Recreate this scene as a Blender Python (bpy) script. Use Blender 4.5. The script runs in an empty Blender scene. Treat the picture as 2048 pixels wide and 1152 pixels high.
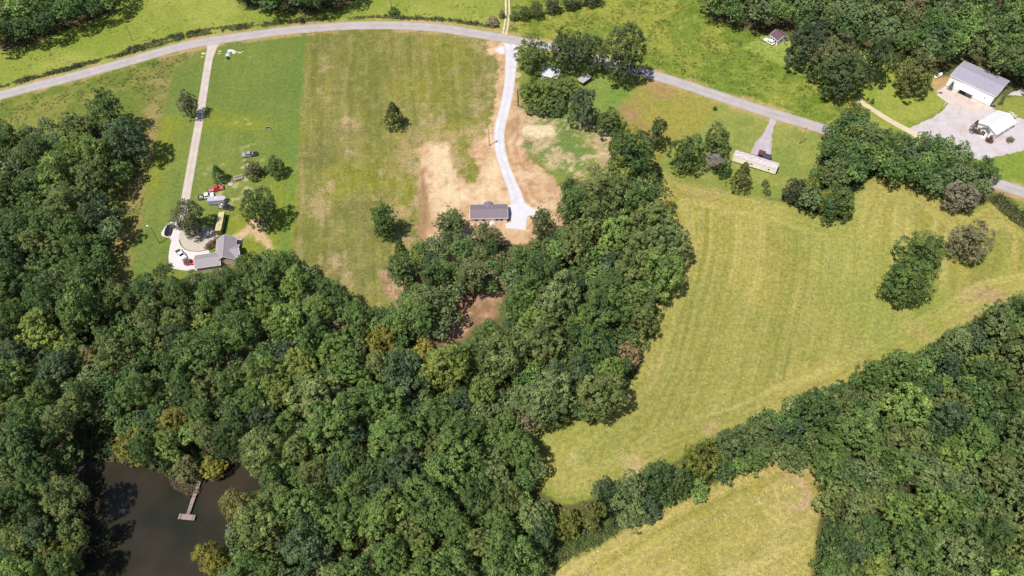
import bpy, math, random
import numpy as np
from mathutils import Vector, Matrix

R = random.Random(7)
rng = np.random.default_rng(11)
scene = bpy.context.scene
COL = scene.collection

# ------------------------------------------------------------------ camera
H = 210.0                                   # drone height, metres
F = 1593.0                                  # focal length in photo pixels (28 mm equivalent)
PITCH = math.radians(53.0)
cam_d = bpy.data.cameras.new("camera")
cam_d.sensor_width = 36.0
cam_d.lens = F / 2048 * 36
cam_d.clip_start = 1.0
cam_d.clip_end = 9000.0
cam = bpy.data.objects.new("camera", cam_d)
COL.objects.link(cam)
cam.location = (0, 0, H)
cam.rotation_euler = (math.pi / 2 - PITCH, 0, 0)
scene.camera = cam

# ------------------------------------------------------------------ sky, sun, exposure
SUN_EL = math.radians(64)
LIGHT = Vector((0.695 * math.cos(SUN_EL), 0.719 * math.cos(SUN_EL), -math.sin(SUN_EL)))
w = bpy.data.worlds.new("World")
scene.world = w
w.use_nodes = True
nt = w.node_tree
nt.nodes.clear()
sky = nt.nodes.new("ShaderNodeTexSky")
sky.sky_type = 'NISHITA'
sky.sun_disc = False
sky.sun_elevation = SUN_EL
sky.sun_rotation = math.radians(224)
bg = nt.nodes.new("ShaderNodeBackground")
bg.inputs[1].default_value = 0.085
wo = nt.nodes.new("ShaderNodeOutputWorld")
nt.links.new(sky.outputs[0], bg.inputs[0])
nt.links.new(bg.outputs[0], wo.inputs[0])
sun_d = bpy.data.lights.new("sun", 'SUN')
sun_d.energy = 4.2
sun_d.angle = math.radians(0.5)
sun_d.color = (1.0, 0.955, 0.88)
sun = bpy.data.objects.new("sun", sun_d)
COL.objects.link(sun)
sun.rotation_euler = LIGHT.to_track_quat('-Z', 'Y').to_euler()
scene.view_settings.view_transform = 'Standard'
scene.view_settings.look = 'None'
scene.view_settings.gamma = 1.0
scene.view_settings.use_curve_mapping = False
scene.view_settings.exposure = 0.48

# ------------------------------------------------------------------ photo pixel -> ground point
SP, CP = math.sin(PITCH), math.cos(PITCH)

def P(px, py, z=0.0):
    """Where the sight line of photo pixel (px, py) meets the level z: world x, y."""
    u, v = px - 1024.0, py - 576.0
    dx, dy, dz = u, F * CP - v * SP, -(F * SP + v * CP)
    t = (z - H) / dz
    return (dx * t, dy * t)

def V3(px, py, z=0.0):
    x, y = P(px, py, z)
    return Vector((x, y, z))

def ppm(py, z=0.0):
    """photo pixels per metre (across) at that row."""
    return (F * SP + (py - 576.0) * CP) / (H - z)

def poly(pts, z=0.0):
    return np.array([P(a, b, z) for a, b in pts])

# ------------------------------------------------------------------ small numeric tools
_TAB = np.random.default_rng(5).random((256, 256))

def vnoise(x, y, seed=0):
    x = x + seed * 37.17
    y = y + seed * 91.73
    xi, yi = np.floor(x).astype(int), np.floor(y).astype(int)
    fx, fy = x - xi, y - yi
    fx, fy = fx * fx * (3 - 2 * fx), fy * fy * (3 - 2 * fy)
    a, b = _TAB[xi % 256, yi % 256], _TAB[(xi + 1) % 256, yi % 256]
    c, d = _TAB[xi % 256, (yi + 1) % 256], _TAB[(xi + 1) % 256, (yi + 1) % 256]
    return (a * (1 - fx) + b * fx) * (1 - fy) + (c * (1 - fx) + d * fx) * fy

def fbm(x, y, size, seed=0, octaves=4, gain=0.55):
    s, amp, tot, f = 0.0, 1.0, 0.0, 1.0 / size
    for k in range(octaves):
        s = s + amp * vnoise(x * f, y * f, seed + k * 3)
        tot += amp
        amp *= gain
        f *= 2.03
    return s / tot                                             # 0..1, mean .5

def sdist(x, y, pg):
    """signed distance to polygon pg (positive inside), with far points clipped."""
    out = np.full(x.shape, -1e3)
    m = 14.0
    sel = (x > pg[:, 0].min() - m) & (x < pg[:, 0].max() + m) & (y > pg[:, 1].min() - m) & (y < pg[:, 1].max() + m)
    xs, ys = x[sel], y[sel]
    d = np.full(xs.shape, 1e9)
    ins = np.zeros(xs.shape, bool)
    n = len(pg)
    for i in range(n):
        ax, ay = pg[i]
        bx, by = pg[(i + 1) % n]
        ex, ey = bx - ax, by - ay
        L2 = ex * ex + ey * ey + 1e-12
        t = np.clip(((xs - ax) * ex + (ys - ay) * ey) / L2, 0, 1)
        d = np.minimum(d, (xs - ax - t * ex) ** 2 + (ys - ay - t * ey) ** 2)
        if ay != by:
            c = (ay > ys) != (by > ys)
            ins ^= c & (xs < ex * (ys - ay) / (by - ay) + ax)
    d = np.sqrt(d)
    out[sel] = np.where(ins, d, -d)
    return out

def dline(x, y, pts):
    """distance to an open polyline."""
    d = np.full(np.shape(x), 1e9)
    for (ax, ay), (bx, by) in zip(pts[:-1], pts[1:]):
        ex, ey = bx - ax, by - ay
        t = np.clip(((x - ax) * ex + (y - ay) * ey) / (ex * ex + ey * ey + 1e-12), 0, 1)
        d = np.minimum(d, (x - ax - t * ex) ** 2 + (y - ay - t * ey) ** 2)
    return np.sqrt(d)

def sm(a, b, x):
    t = np.clip((x - a) / (b - a), 0, 1)
    return t * t * (3 - 2 * t)

def inpoly(x, y, pg):
    return bool(sdist(np.array([x]), np.array([y]), pg)[0] > 0)

def s2l(c):
    c = np.asarray(c, float) / 255.0
    return np.where(c <= 0.04045, c / 12.92, ((c + 0.055) / 1.055) ** 2.4)

K = 1.72                                    # sunlit level ground: display = K * albedo

def A(r, g, b):
    """albedo of a level sunlit surface that is seen as the sRGB colour (r, g, b)."""
    return s2l((r, g, b)) / K

# ------------------------------------------------------------------ objects
def tag(o, label=None, cat=None, group=None, kind=None):
    if label: o["label"] = label
    if cat: o["category"] = cat
    if group: o["group"] = group
    if kind: o["kind"] = kind
    return o

def empty(name, loc, rz=0.0, label=None, cat=None, group=None):
    o = bpy.data.objects.new(name, None)
    o.empty_display_size = 0.5
    o.location = loc
    o.rotation_euler = (0, 0, rz)
    COL.objects.link(o)
    return tag(o, label, cat, group)

def link(name, mesh, parent=None, loc=None):
    o = bpy.data.objects.new(name, mesh)
    COL.objects.link(o)
    if parent is not None: o.parent = parent
    if loc is not None: o.location = loc
    return o

def np_mesh(name, v, f, mat=None, attrs=(), smooth=False):
    """mesh from numpy verts (n,3) and faces (m,3|4); attrs: (name, 'FLOAT'|'FLOAT_COLOR', array per vertex)."""
    me = bpy.data.meshes.new(name)
    v = np.ascontiguousarray(v, np.float32)
    f = np.ascontiguousarray(f, np.int32)
    k = f.shape[1]
    me.vertices.add(len(v))
    me.vertices.foreach_set("co", v.ravel())
    me.loops.add(f.size)
    me.loops.foreach_set("vertex_index", f.ravel())
    me.polygons.add(len(f))
    me.polygons.foreach_set("loop_start", np.arange(0, f.size, k, dtype=np.int32))
    me.polygons.foreach_set("loop_total", np.full(len(f), k, np.int32))
    if smooth:
        me.polygons.foreach_set("use_smooth", np.ones(len(f), bool))
    for an, at, arr in attrs:
        a = me.attributes.new(an, at, 'POINT')
        arr = np.asarray(arr, np.float32)
        if at == 'FLOAT':
            a.data.foreach_set("value", arr.ravel())
        elif at == 'FLOAT_VECTOR':
            a.data.foreach_set("vector", np.ascontiguousarray(arr, np.float32).ravel())
        else:
            if arr.shape[1] == 3: arr = np.hstack([arr, np.ones((len(arr), 1), np.float32)])
            a.data.foreach_set("color", np.ascontiguousarray(arr, np.float32).ravel())
    me.update(calc_edges=True)
    me.validate()
    if mat: me.materials.append(mat)
    return me

class MB:
    """collects boxes, prisms, tubes into one mesh."""
    def __init__(s):
        s.v, s.f = [], []
    def add(s, vs, fs):
        b = len(s.v)
        s.v += [tuple(p) for p in vs]
        s.f += [tuple(b + i for i in q) for q in fs]
        return s
    def box(s, x0, x1, y0, y1, z0, z1):
        return s.add([(x0, y0, z0), (x1, y0, z0), (x1, y1, z0), (x0, y1, z0), (x0, y0, z1), (x1, y0, z1), (x1, y1, z1), (x0, y1, z1)],
                     [(3, 2, 1, 0), (4, 5, 6, 7), (0, 1, 5, 4), (1, 2, 6, 5), (2, 3, 7, 6), (3, 0, 4, 7)])
    def frustum(s, b, t, z0, z1):
        """b, t: (x0, x1, y0, y1) at the bottom and at the top."""
        return s.add([(b[0], b[2], z0), (b[1], b[2], z0), (b[1], b[3], z0), (b[0], b[3], z0), (t[0], t[2], z1), (t[1], t[2], z1), (t[1], t[3], z1), (t[0], t[3], z1)],
                     [(3, 2, 1, 0), (4, 5, 6, 7), (0, 1, 5, 4), (1, 2, 6, 5), (2, 3, 7, 6), (3, 0, 4, 7)])
    def prism(s, prof, y0, y1):
        """profile in x, z extruded along y."""
        n = len(prof)
        vs = [(x, y0, z) for x, z in prof] + [(x, y1, z) for x, z in prof]
        fs = [tuple(range(n)), tuple(range(2 * n - 1, n - 1, -1))]
        fs += [(i, n + i, n + (i + 1) % n, (i + 1) % n) for i in range(n)]
        return s.add(vs, fs)
    def tube(s, p0, p1, r0, r1=None, n=8, cap=True):
        r1 = r0 if r1 is None else r1
        p0, p1 = Vector(p0), Vector(p1)
        d = (p1 - p0).normalized()
        a = d.orthogonal().normalized()
        b = d.cross(a)
        vs = []
        for p, r in ((p0, r0), (p1, r1)):
            for i in range(n):
                t = 2 * math.pi * i / n
                vs.append(p + (a * math.cos(t) + b * math.sin(t)) * r)
        fs = [(i, (i + 1) % n, n + (i + 1) % n, n + i) for i in range(n)]
        if cap: fs += [tuple(range(n - 1, -1, -1)), tuple(range(n, 2 * n))]
        return s.add(vs, fs)
    def slab(s, quad, t):
        """a 4-corner plate (counter-clockwise from outside) with thickness t inwards."""
        q = [Vector(p) for p in quad]
        n = (q[1] - q[0]).cross(q[2] - q[0]).normalized() * -t
        return s.add(q + [p + n for p in q], [(0, 1, 2, 3), (7, 6, 5, 4), (0, 4, 5, 1), (1, 5, 6, 2), (2, 6, 7, 3), (3, 7, 4, 0)])
    def mesh(s, name, mat):
        me = bpy.data.meshes.new(name)
        me.from_pydata(s.v, [], s.f)
        me.update()
        me.materials.append(mat)
        return me
    def build(s, name, mat, parent=None, bevel=0.0, loc=None):
        o = link(name, s.mesh(name, mat), parent, loc)
        if bevel:
            m = o.modifiers.new("bevel", 'BEVEL')
            m.width = bevel
            m.segments = 2
            m.limit_method = 'ANGLE'
        return o

# ------------------------------------------------------------------ materials
def newmat(name):
    m = bpy.data.materials.new(name)
    m.use_nodes = True
    t = m.node_tree
    b = t.nodes["Principled BSDF"]
    return m, t, b

def plain(name, col, rough=0.6, metal=0.0, var=0.12, size=1.5, coat=0.0, bump=0.0, dirt=None, dirt_amt=0.0, spec=0.5):
    """painted or mineral surface: base colour broken up by noise, optional blotches of dirt."""
    m, t, b = newmat(name)
    tc = t.nodes.new("ShaderNodeTexCoord")
    n = t.nodes.new("ShaderNodeTexNoise")
    n.inputs["Scale"].default_value = size
    n.inputs["Detail"].default_value = 6
    n.inputs["Roughness"].default_value = 0.65
    t.links.new(tc.outputs["Object"], n.inputs["Vector"])
    mr = t.nodes.new("ShaderNodeMapRange")
    mr.inputs[1].default_value = 0.3
    mr.inputs[2].default_value = 0.7
    mr.inputs[3].default_value = 1 - var
    mr.inputs[4].default_value = 1 + var
    t.links.new(n.outputs[0], mr.inputs[0])
    mx = t.nodes.new("ShaderNodeMix")
    mx.data_type = 'RGBA'
    mx.blend_type = 'MULTIPLY'
    mx.inputs[0].default_value = 1.0
    mx.inputs[6].default_value = (*col, 1)
    t.links.new(mr.outputs[0], mx.inputs[7])
    last = mx.outputs[2]
    if dirt is not None:
        n2 = t.nodes.new("ShaderNodeTexNoise")
        n2.inputs["Scale"].default_value = size * 0.6
        n2.inputs["Detail"].default_value = 8
        n2.inputs["Roughness"].default_value = 0.7
        n2.inputs["Distortion"].default_value = 0.6
        t.links.new(tc.outputs["Object"], n2.inputs["Vector"])
        r2 = t.nodes.new("ShaderNodeMapRange")
        r2.inputs[1].default_value = 0.5
        r2.inputs[2].default_value = 0.62
        r2.inputs[3].default_value = 0.0
        r2.inputs[4].default_value = dirt_amt
        t.links.new(n2.outputs[0], r2.inputs[0])
        m2 = t.nodes.new("ShaderNodeMix")
        m2.data_type = 'RGBA'
        t.links.new(r2.outputs[0], m2.inputs[0])
        t.links.new(last, m2.inputs[6])
        m2.inputs[7].default_value = (*dirt, 1)
        last = m2.outputs[2]
    t.links.new(last, b.inputs["Base Color"])
    b.inputs["Roughness"].default_value = rough
    b.inputs["Metallic"].default_value = metal
    b.inputs["Specular IOR Level"].default_value = spec
    if coat: b.inputs["Coat Weight"].default_value = coat
    if bump:
        bp = t.nodes.new("ShaderNodeBump")
        bp.inputs["Strength"].default_value = bump
        bp.inputs["Distance"].default_value = 0.05
        n3 = t.nodes.new("ShaderNodeTexNoise")
        n3.inputs["Scale"].default_value = size * 6
        n3.inputs["Detail"].default_value = 4
        t.links.new(tc.outputs["Object"], n3.inputs["Vector"])
        t.links.new(n3.outputs[0], bp.inputs["Height"])
        t.links.new(bp.outputs[0], b.inputs["Normal"])
    return m

def leaf_mat(name, by_object):
    """leaves: tint from the object's colour (by_object) or from the 'tint' attribute; 'var' lightens or darkens single clumps."""
    m, t, b = newmat(name)
    if by_object:
        src = t.nodes.new("ShaderNodeObjectInfo")
        col = src.outputs["Color"]
    else:
        src = t.nodes.new("ShaderNodeAttribute")
        src.attribute_name = "tint"
        col = src.outputs["Color"]
    av = t.nodes.new("ShaderNodeAttribute")
    av.attribute_name = "var"
    mx = t.nodes.new("ShaderNodeMix")
    mx.data_type = 'RGBA'
    mx.blend_type = 'MULTIPLY'
    mx.inputs[0].default_value = 1.0
    t.links.new(col, mx.inputs[6])
    t.links.new(av.outputs["Fac"], mx.inputs[7])
    hs = t.nodes.new("ShaderNodeHueSaturation")
    mr = t.nodes.new("ShaderNodeMapRange")                     # brighter clumps are also a little yellower
    mr.inputs[1].default_value = 0.6
    mr.inputs[2].default_value = 1.5
    mr.inputs[3].default_value = 0.508
    mr.inputs[4].default_value = 0.488
    t.links.new(av.outputs["Fac"], mr.inputs[0])
    t.links.new(mr.outputs[0], hs.inputs["Hue"])
    t.links.new(mx.outputs[2], hs.inputs["Color"])
    b.inputs["Roughness"].default_value = 0.55
    b.inputs["Specular IOR Level"].default_value = 0.25
    t.links.new(hs.outputs[0], b.inputs["Base Color"])
    tr = t.nodes.new("ShaderNodeBsdfTranslucent")
    t.links.new(hs.outputs[0], tr.inputs["Color"])
    ms = t.nodes.new("ShaderNodeMixShader")
    ms.inputs[0].default_value = 0.28
    t.links.new(b.outputs[0], ms.inputs[1])
    t.links.new(tr.outputs[0], ms.inputs[2])
    t.links.new(ms.outputs[0], t.nodes["Material Output"].inputs["Surface"])
    return m

LEAF = leaf_mat("leaf", True)
LEAF_T = leaf_mat("leaf_tinted", False)
BARK = plain("bark", (0.10, 0.08, 0.06), 0.9, size=3, bump=0.4)
BARK_PALE = plain("bark_pale", (0.42, 0.37, 0.33), 0.9, size=2, var=0.2, bump=0.3)
# ------------------------------------------------------------------ layout, in photo pixels turned into ground points
ROAD = [(-60, 208), (0, 191), (60, 175), (125, 159), (190, 141), (250, 125), (315, 106), (375, 90), (440, 79), (510, 69.5), (560, 62.5), (612, 57.5), (690, 52), (762, 50.5),
        (830, 52.5), (887, 57), (949, 67), (1017, 78), (1060, 86), (1120, 98), (1200, 121), (1300, 148.5), (1374, 171), (1449, 196), (1534, 224), (1598, 243), (1648, 259),
        (1760, 293), (1880, 331), (1996, 368), (2048, 385), (2120, 409)]
MOWN_EDGE = [(412, 93), (347, 140), (330, 210), (310, 290), (290, 400), (268, 520), (258, 570)]
FIELD_EDGE = [(620, 57), (613, 75), (602, 200), (594, 350), (586, 490), (583, 540)]
LAWN = MOWN_EDGE + [(300, 570), (360, 560), (520, 520), (586, 515)] + FIELD_EDGE[::-1] + [(520, 72), (440, 86)]
ROUGH_LEFT = [(-80, 230), (0, 201), (125, 170), (250, 135), (375, 98), (405, 95)] + MOWN_EDGE[1:] + [(220, 600), (200, 500), (-80, 420)]
MID_FIELD = FIELD_EDGE + [(600, 540), (720, 640), (820, 660), (900, 560), (960, 470), (1100, 470), (1110, 380), (1030, 200), (1024, 88), (949, 74), (887, 64), (762, 58), (690, 59)]
PASTURE_NW = [(-120, 300), (-120, -60), (1012, -60), (1010, 50), (1000, 66), (949, 60), (887, 50), (762, 44), (612, 50), (510, 62), (375, 82), (250, 117), (125, 151), (0, 183)]
PASTURE_NE = [(1012, 60), (1030, -60), (1420, -60), (1480, 40), (1560, 100), (1700, 180), (1740, 240), (1730, 275), (1648, 250), (1534, 215), (1374, 163), (1300, 141), (1120, 90), (1035, 76)]
LAWN_WHITE_HOUSE = [(1483, 96), (1500, 84), (1525, 70), (1580, 80), (1620, 110), (1640, 160), (1600, 150), (1560, 130), (1520, 112)]
YARD_GREEN = [(1140, 165), (1185, 150), (1215, 150), (1250, 175), (1290, 185), (1265, 200), (1240, 225), (1210, 240), (1150, 240)]
TAN_FIELD = [(1240, 215), (1290, 165), (1340, 170), (1430, 205), (1425, 230), (1400, 250), (1340, 300), (1300, 330), (1250, 260)]
LAWN_MOBILE = [(1410, 215), (1440, 203), (1534, 232), (1640, 262), (1650, 290), (1660, 320), (1640, 360), (1600, 400), (1560, 400), (1480, 385), (1340, 345), (1310, 330), (1340, 290), (1400, 270)]
LAWN_EAST = [(1600, 110), (1790, 90), (1830, 95), (1860, 130), (1875, 170), (1900, 205), (1820, 256), (1760, 225), (1730, 200), (1690, 200)]
LAWN_EAST2 = [(1735, 210), (1830, 268), (1870, 300), (1800, 320), (1730, 280), (1690, 225)]
LAWN_SE = [(1950, 318), (2000, 312), (2048, 300), (2120, 300), (2120, 400), (2040, 372), (1980, 355)]
LAWN_FAR_E = [(1985, 210), (2010, 195), (2048, 188), (2120, 200), (2120, 245), (2048, 240), (2020, 228)]
YARD_J = [(1050, 225), (1035, 205), (1060, 190), (1130, 210), (1200, 235), (1225, 280), (1225, 340), (1190, 365), (1120, 350), (1060, 310), (1040, 285)]
HAY = [(1325, 335), (1370, 362), (1470, 383), (1560, 403), (1690, 446), (1708, 385), (1740, 355), (1800, 350), (1870, 383), (1930, 425), (1990, 400), (2060, 440), (2120, 470), (2120, 590),
       (2010, 610), (1900, 680), (1800, 730), (1700, 790), (1590, 830), (1500, 870), (1430, 890), (1330, 930), (1250, 980), (1190, 1000), (1120, 1010), (1080, 980), (1080, 900), (1020, 850),
       (1120, 850), (1200, 790), (1250, 740), (1270, 680), (1310, 560), (1330, 480), (1310, 400)]
HAY2 = [(1000, 1220), (1090, 1145), (1200, 1085), (1330, 1008), (1450, 952), (1560, 912), (1620, 922), (1652, 960), (1638, 1050), (1622, 1152), (1612, 1240), (1590, 1460), (960, 1460)]
SOIL = [(837, 300), (850, 286), (897, 288), (908, 330), (928, 366), (945, 366), (957, 330), (946, 298), (960, 276), (978, 258), (988, 225), (994, 160), (994, 120), (978, 100), (980, 84), (1015, 84),
        (1034, 150), (1030, 210), (1052, 222), (1048, 262), (1042, 290), (1062, 325), (1110, 355), (1135, 385), (1130, 440), (1120, 480), (840, 490), (834, 400)]
SOIL_BRIGHT = [(848, 292), (895, 290), (904, 330), (916, 372), (960, 372), (972, 330), (996, 300), (1004, 340), (1014, 380), (1016, 404), (930, 406), (885, 440), (862, 430), (866, 350), (852, 320)]
CLEARING = [(838, 560), (860, 520), (905, 490), (960, 500), (1000, 520), (1006, 580), (1000, 615), (965, 650), (905, 690), (850, 700), (832, 670), (836, 620)]
CLEARING2 = [(440, 700), (500, 690), (560, 720), (530, 770), (450, 760)]
BANK_SOIL = [(760, 540), (800, 530), (830, 600), (820, 650), (770, 590)]
DIRT_TRAIL = [(505, 430), (518, 432), (530, 455), (545, 480), (548, 500), (532, 500), (520, 478), (500, 466), (468, 478), (460, 470), (490, 455)]
LOT_SOIL = [(1862, 165), (1875, 150), (1905, 150), (1900, 175), (1890, 195), (1872, 190)]
POND = [(150, 905), (200, 920), (245, 925), (300, 930), (345, 950), (370, 965), (400, 958), (425, 945), (470, 925), (512, 925), (540, 960), (540, 1010), (480, 1020), (470, 1060), (465, 1110), (430, 1160), (400, 1230), (150, 1230),
        (140, 1100), (150, 1000)]
FOREST_A = [(-60, 255), (60, 262), (130, 243), (190, 218), (228, 212), (258, 258), (256, 300), (205, 340), (190, 385), (228, 420), (218, 445), (180, 500), (200, 550), (255, 580), (340, 568), (430, 560), (470, 545),
            (500, 520), (545, 510), (600, 530), (640, 555), (672, 595), (720, 625), (765, 612), (800, 622), (822, 668), (845, 700), (925, 692), (968, 664), (1014, 640), (1024, 580), (1064, 500), (1120, 465), (1140, 400), (1180, 370),
            (1235, 330), (1245, 285), (1285, 300), (1305, 360), (1325, 430), (1338, 480), (1325, 540), (1308, 590), (1280, 640), (1262, 700), (1248, 745), (1210, 785), (1165, 825), (1100, 830), (1050, 860),
            (1080, 905), (1075, 950), (1045, 995), (1100, 1015), (1170, 1025), (1205, 990), (1205, 1020), (1150, 1058), (1078, 1105), (1030, 1150), (990, 1220), (430, 1220), (435, 1140), (470, 1085), (458, 1035), (480, 1000),
            (525, 980), (505, 915), (440, 900), (410, 908), (370, 910), (330, 908), (280, 900), (240, 885), (205, 830), (175, 820), (140, 880), (135, 1000), (150, 1090), (120, 1220), (-70, 1220)]
FOREST_B = [(1230, 995), (1300, 955), (1380, 925), (1405, 890), (1450, 870), (1500, 850), (1590, 812), (1640, 790), (1690, 772), (1720, 752), (1830, 722), (1900, 675), (2000, 635), (2020, 605), (2110, 590), (2110, 1230), (1640, 1230),
            (1652, 1100), (1664, 1000), (1668, 955), (1625, 908), (1560, 898), (1470, 928), (1440, 945), (1350, 985), (1290, 1015), (1235, 1045)]
FOREST_C = [(1655, 275), (1690, 232), (1735, 262), (1800, 290), (1860, 285), (1920, 305), (1950, 335), (1970, 350), (1960, 380), (1920, 380), (1870, 365), (1800, 340), (1730, 335), (1690, 375), (1685, 425), (1650, 410), (1600, 390), (1622, 360), (1662, 335)]
FOREST_D = [(1410, -60), (1418, 5), (1470, 28), (1530, 42), (1590, 30), (1650, 50), (1740, 68), (1790, 76), (1850, 98), (1885, 102), (1940, 88), (2000, 124), (2048, 150), (2110, 180), (2110, -60)]
FOREST_E = [(-90, 85), (40, 68), (100, 44), (160, 24), (215, -2), (250, -60), (-90, -60)]
FOREST_F = [(480, -12), (540, 0), (600, 4), (660, 2), (705, -16), (740, -60), (450, -60)]
PINES = [(800, 490), (850, 475), (905, 452), (968, 478), (1040, 485), (1082, 462), (1056, 510), (1010, 540), (970, 548), (915, 545), (898, 570), (905, 610), (885, 650), (850, 650), (830, 610), (800, 555)]

# ------------------------------------------------------------------ the ground: one sheet of 0.75 m cells out to the edges of the view, cut by land use, and a far sheet beyond
STEP = 0.75
gx = np.arange(-285, 285.01, STEP)
gy = np.arange(35, 420.01, STEP)
X, Y = np.meshgrid(gx, gy)
NX, NY = len(gx), len(gy)
x, y = X.ravel(), Y.ravel()
# ragged borders: look the outlines up at a slightly displaced place
wx = x + (fbm(x, y, 5, 1, 4) - 0.5) * 5.0
wy = y + (fbm(x, y, 5, 2, 4) - 0.5) * 5.0
wx1 = x + (fbm(x, y, 3, 3, 3) - 0.5) * 1.4
wy1 = y + (fbm(x, y, 3, 4, 3) - 0.5) * 1.4
n_big = fbm(x, y, 60, 20, 4)
n_mid = fbm(x, y, 14, 21, 4)
n_sml = fbm(x, y, 4, 22, 3)
n_fine = fbm(x, y, 1.8, 23, 2)

def mixc(a, b, t):
    t = np.clip(t, 0, 1)[:, None]
    return np.asarray(a) * (1 - t) + np.asarray(b) * t

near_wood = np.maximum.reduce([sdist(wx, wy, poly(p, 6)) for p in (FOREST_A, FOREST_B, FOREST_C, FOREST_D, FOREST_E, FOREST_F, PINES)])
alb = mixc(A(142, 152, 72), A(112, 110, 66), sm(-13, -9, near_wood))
grain = np.full(len(x), 0.6)                 # strength of the fine grass grain
soilm = np.zeros(len(x))

def lay(mask, col):
    global alb
    m = np.clip(mask, 0, 1)[:, None]
    alb = alb * (1 - m) + np.asarray(col) * m

# pastures north of the road
d = sdist(wx, wy, poly(PASTURE_NW))
c = mixc(A(148, 162, 68), A(172, 176, 86), sm(0.35, 0.65, n_big * 0.5 + n_mid * 0.5))
c = mixc(c, A(136, 152, 64), sm(0.58, 0.72, n_sml) * 0.3)
lay(sm(-1, 1, d), c)
d = sdist(wx, wy, poly(PASTURE_NE))
c = mixc(A(128, 147, 58), A(158, 161, 70), sm(0.35, 0.65, n_mid))
c = mixc(c, A(108, 132, 48), sm(0.52, 0.68, n_sml) * 0.75)
c = mixc(c, A(190, 180, 100), sm(0.62, 0.75, n_fine) * 0.25)
lay(sm(-1, 1, d), c)
# rough ground left of the mown lawn
d_rough = sdist(wx1, wy1, poly(ROUGH_LEFT))
c = mixc(A(118, 134, 58), A(150, 150, 76), sm(0.38, 0.62, n_sml * 0.6 + n_mid * 0.4))
e = dline(x, y, [P(*p) for p in MOWN_EDGE])
c = mixc(c, A(165, 150, 92), sm(13, 4, e) * (0.35 + 0.9 * sm(0.4, 0.65, n_sml)))
lay(sm(-0.8, 0.8, d_rough), c)
# mown lawn of the house at the left
ax, ay = P(586, 490); bx, by = P(613, 75)
L_ = math.hypot(bx - ax, by - ay)
ux, uy = (bx - ax) / L_, (by - ay) / L_
across = (x - ax) * uy - (y - ay) * ux       # metres to the right of the lawn's east border
along = (x - ax) * ux + (y - ay) * uy
d_lawn = sdist(wx1, wy1, poly(LAWN))
st = fbm(across * 1.0, along * 0.04, 2.2, 30, 3)
c = mixc(A(120, 139, 66), A(137, 149, 73), sm(0.30, 0.70, st * 0.3 + n_big * 0.4 + n_mid * 0.3))
c = mixc(c, A(150, 156, 56), sm(0.46, 0.62, fbm(x, y, 34, 31, 3)) * 0.75)
c = mixc(c, A(106, 144, 66), sm(16, 1, -across) * sm(0.3, 0.7, st) * 0.55)
lay(sm(-0.5, 0.5, d_lawn), c)
g_ = sdist(wx, wy, poly([(470, 240), (500, 235), (520, 285), (505, 310), (540, 320), (500, 400), (470, 430), (560, 500), (500, 480), (440, 400), (390, 400), (400, 340), (440, 330), (490, 300)]))
lay(sm(-2, 3, g_) * sm(0.56, 0.66, n_sml * 0.55 + n_fine * 0.45) * 0.75, A(205, 190, 140))
lay(sm(-1, 1, sdist(wx, wy, poly(DIRT_TRAIL))) * sm(0.36, 0.5, n_sml), A(222, 190, 145))
# the field in the middle
d_mid = sdist(wx1, wy1, poly(MID_FIELD))
st = fbm(across, along * 0.05, 3.0, 33, 4)
c = mixc(A(132, 134, 62), A(152, 147, 77), sm(0.36, 0.62, st))
c = mixc(c, A(152, 152, 50), sm(0.5, 0.7, fbm(x, y, 40, 34, 4)) * 0.7)
c = mixc(c, A(122, 124, 66), sm(0.55, 0.72, fbm(x, y, 26, 35, 4)) * 0.7)
st2 = fbm(across, along * 0.025, 1.6, 36, 3)
c = mixc(c, A(182, 166, 108), sm(0.56, 0.72, st2) * 0.32 * sm(.35, .6, n_mid))
c = mixc(c, A(172, 164, 100), sm(0.5, 0.68, fbm(x, y, 3.2, 38, 4)) * 0.45)
c = mixc(c, A(118, 124, 62), sm(0.54, 0.7, fbm(x, y, 5, 39, 4)) * 0.4)
lay(sm(-0.4, 0.4, d_mid), c)
bare = sm(0.60, 0.70, fbm(across * 1.0, along * 0.55, 11, 37, 5)) * sm(0.42, 0.6, n_sml)
lay(bare * sm(0, 3, d_mid) * 0.7, A(198, 172, 128))
for k_, (a0, dx_) in enumerate(((1.0, 1.1), (18.0, 0.9), (50.0, 0.9), (51.8, 0.8), (34, .8))):   # wheel lines running the length of the field
    lay(np.exp(-((across - a0 - (fbm(along, along * 0, 25, 40 + k_, 2) - .5) * 4) / dx_) ** 2) * sm(0, 2, d_mid) * sm(0.42, 0.62, fbm(x, y, 7, 45 + k_, 3)) * 0.42, A(186, 164, 116))
# lawns and small fields of the east side
for pg, ca, cb in ((LAWN_MOBILE, (140, 154, 74), (162, 166, 86)), (YARD_GREEN, (122, 150, 66), (142, 160, 78)), (LAWN_EAST, (140, 160, 66), (166, 172, 80)), (LAWN_EAST2, (150, 162, 72), (172, 176, 88)),
                   (LAWN_SE, (138, 158, 66), (160, 170, 78)), (LAWN_FAR_E, (140, 152, 72), (156, 162, 80)), (LAWN_WHITE_HOUSE, (150, 168, 76), (172, 180, 92))):
    d = sdist(wx1, wy1, poly(pg))
    lay(sm(-0.8, 0.8, d), mixc(A(*ca), A(*cb), sm(0.35, 0.65, n_mid * .6 + n_sml * .4)))
d = sdist(wx, wy, poly(TAN_FIELD))
c = mixc(A(168, 160, 78), A(178, 148, 100), sm(0.42, 0.6, fbm(x, y, 18, 50, 4)))
c = mixc(c, A(150, 156, 66), sm(0.55, 0.68, n_mid) * 0.6)
lay(sm(-3, 2, d), c)
d = sdist(wx, wy, poly(YARD_J))
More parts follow.
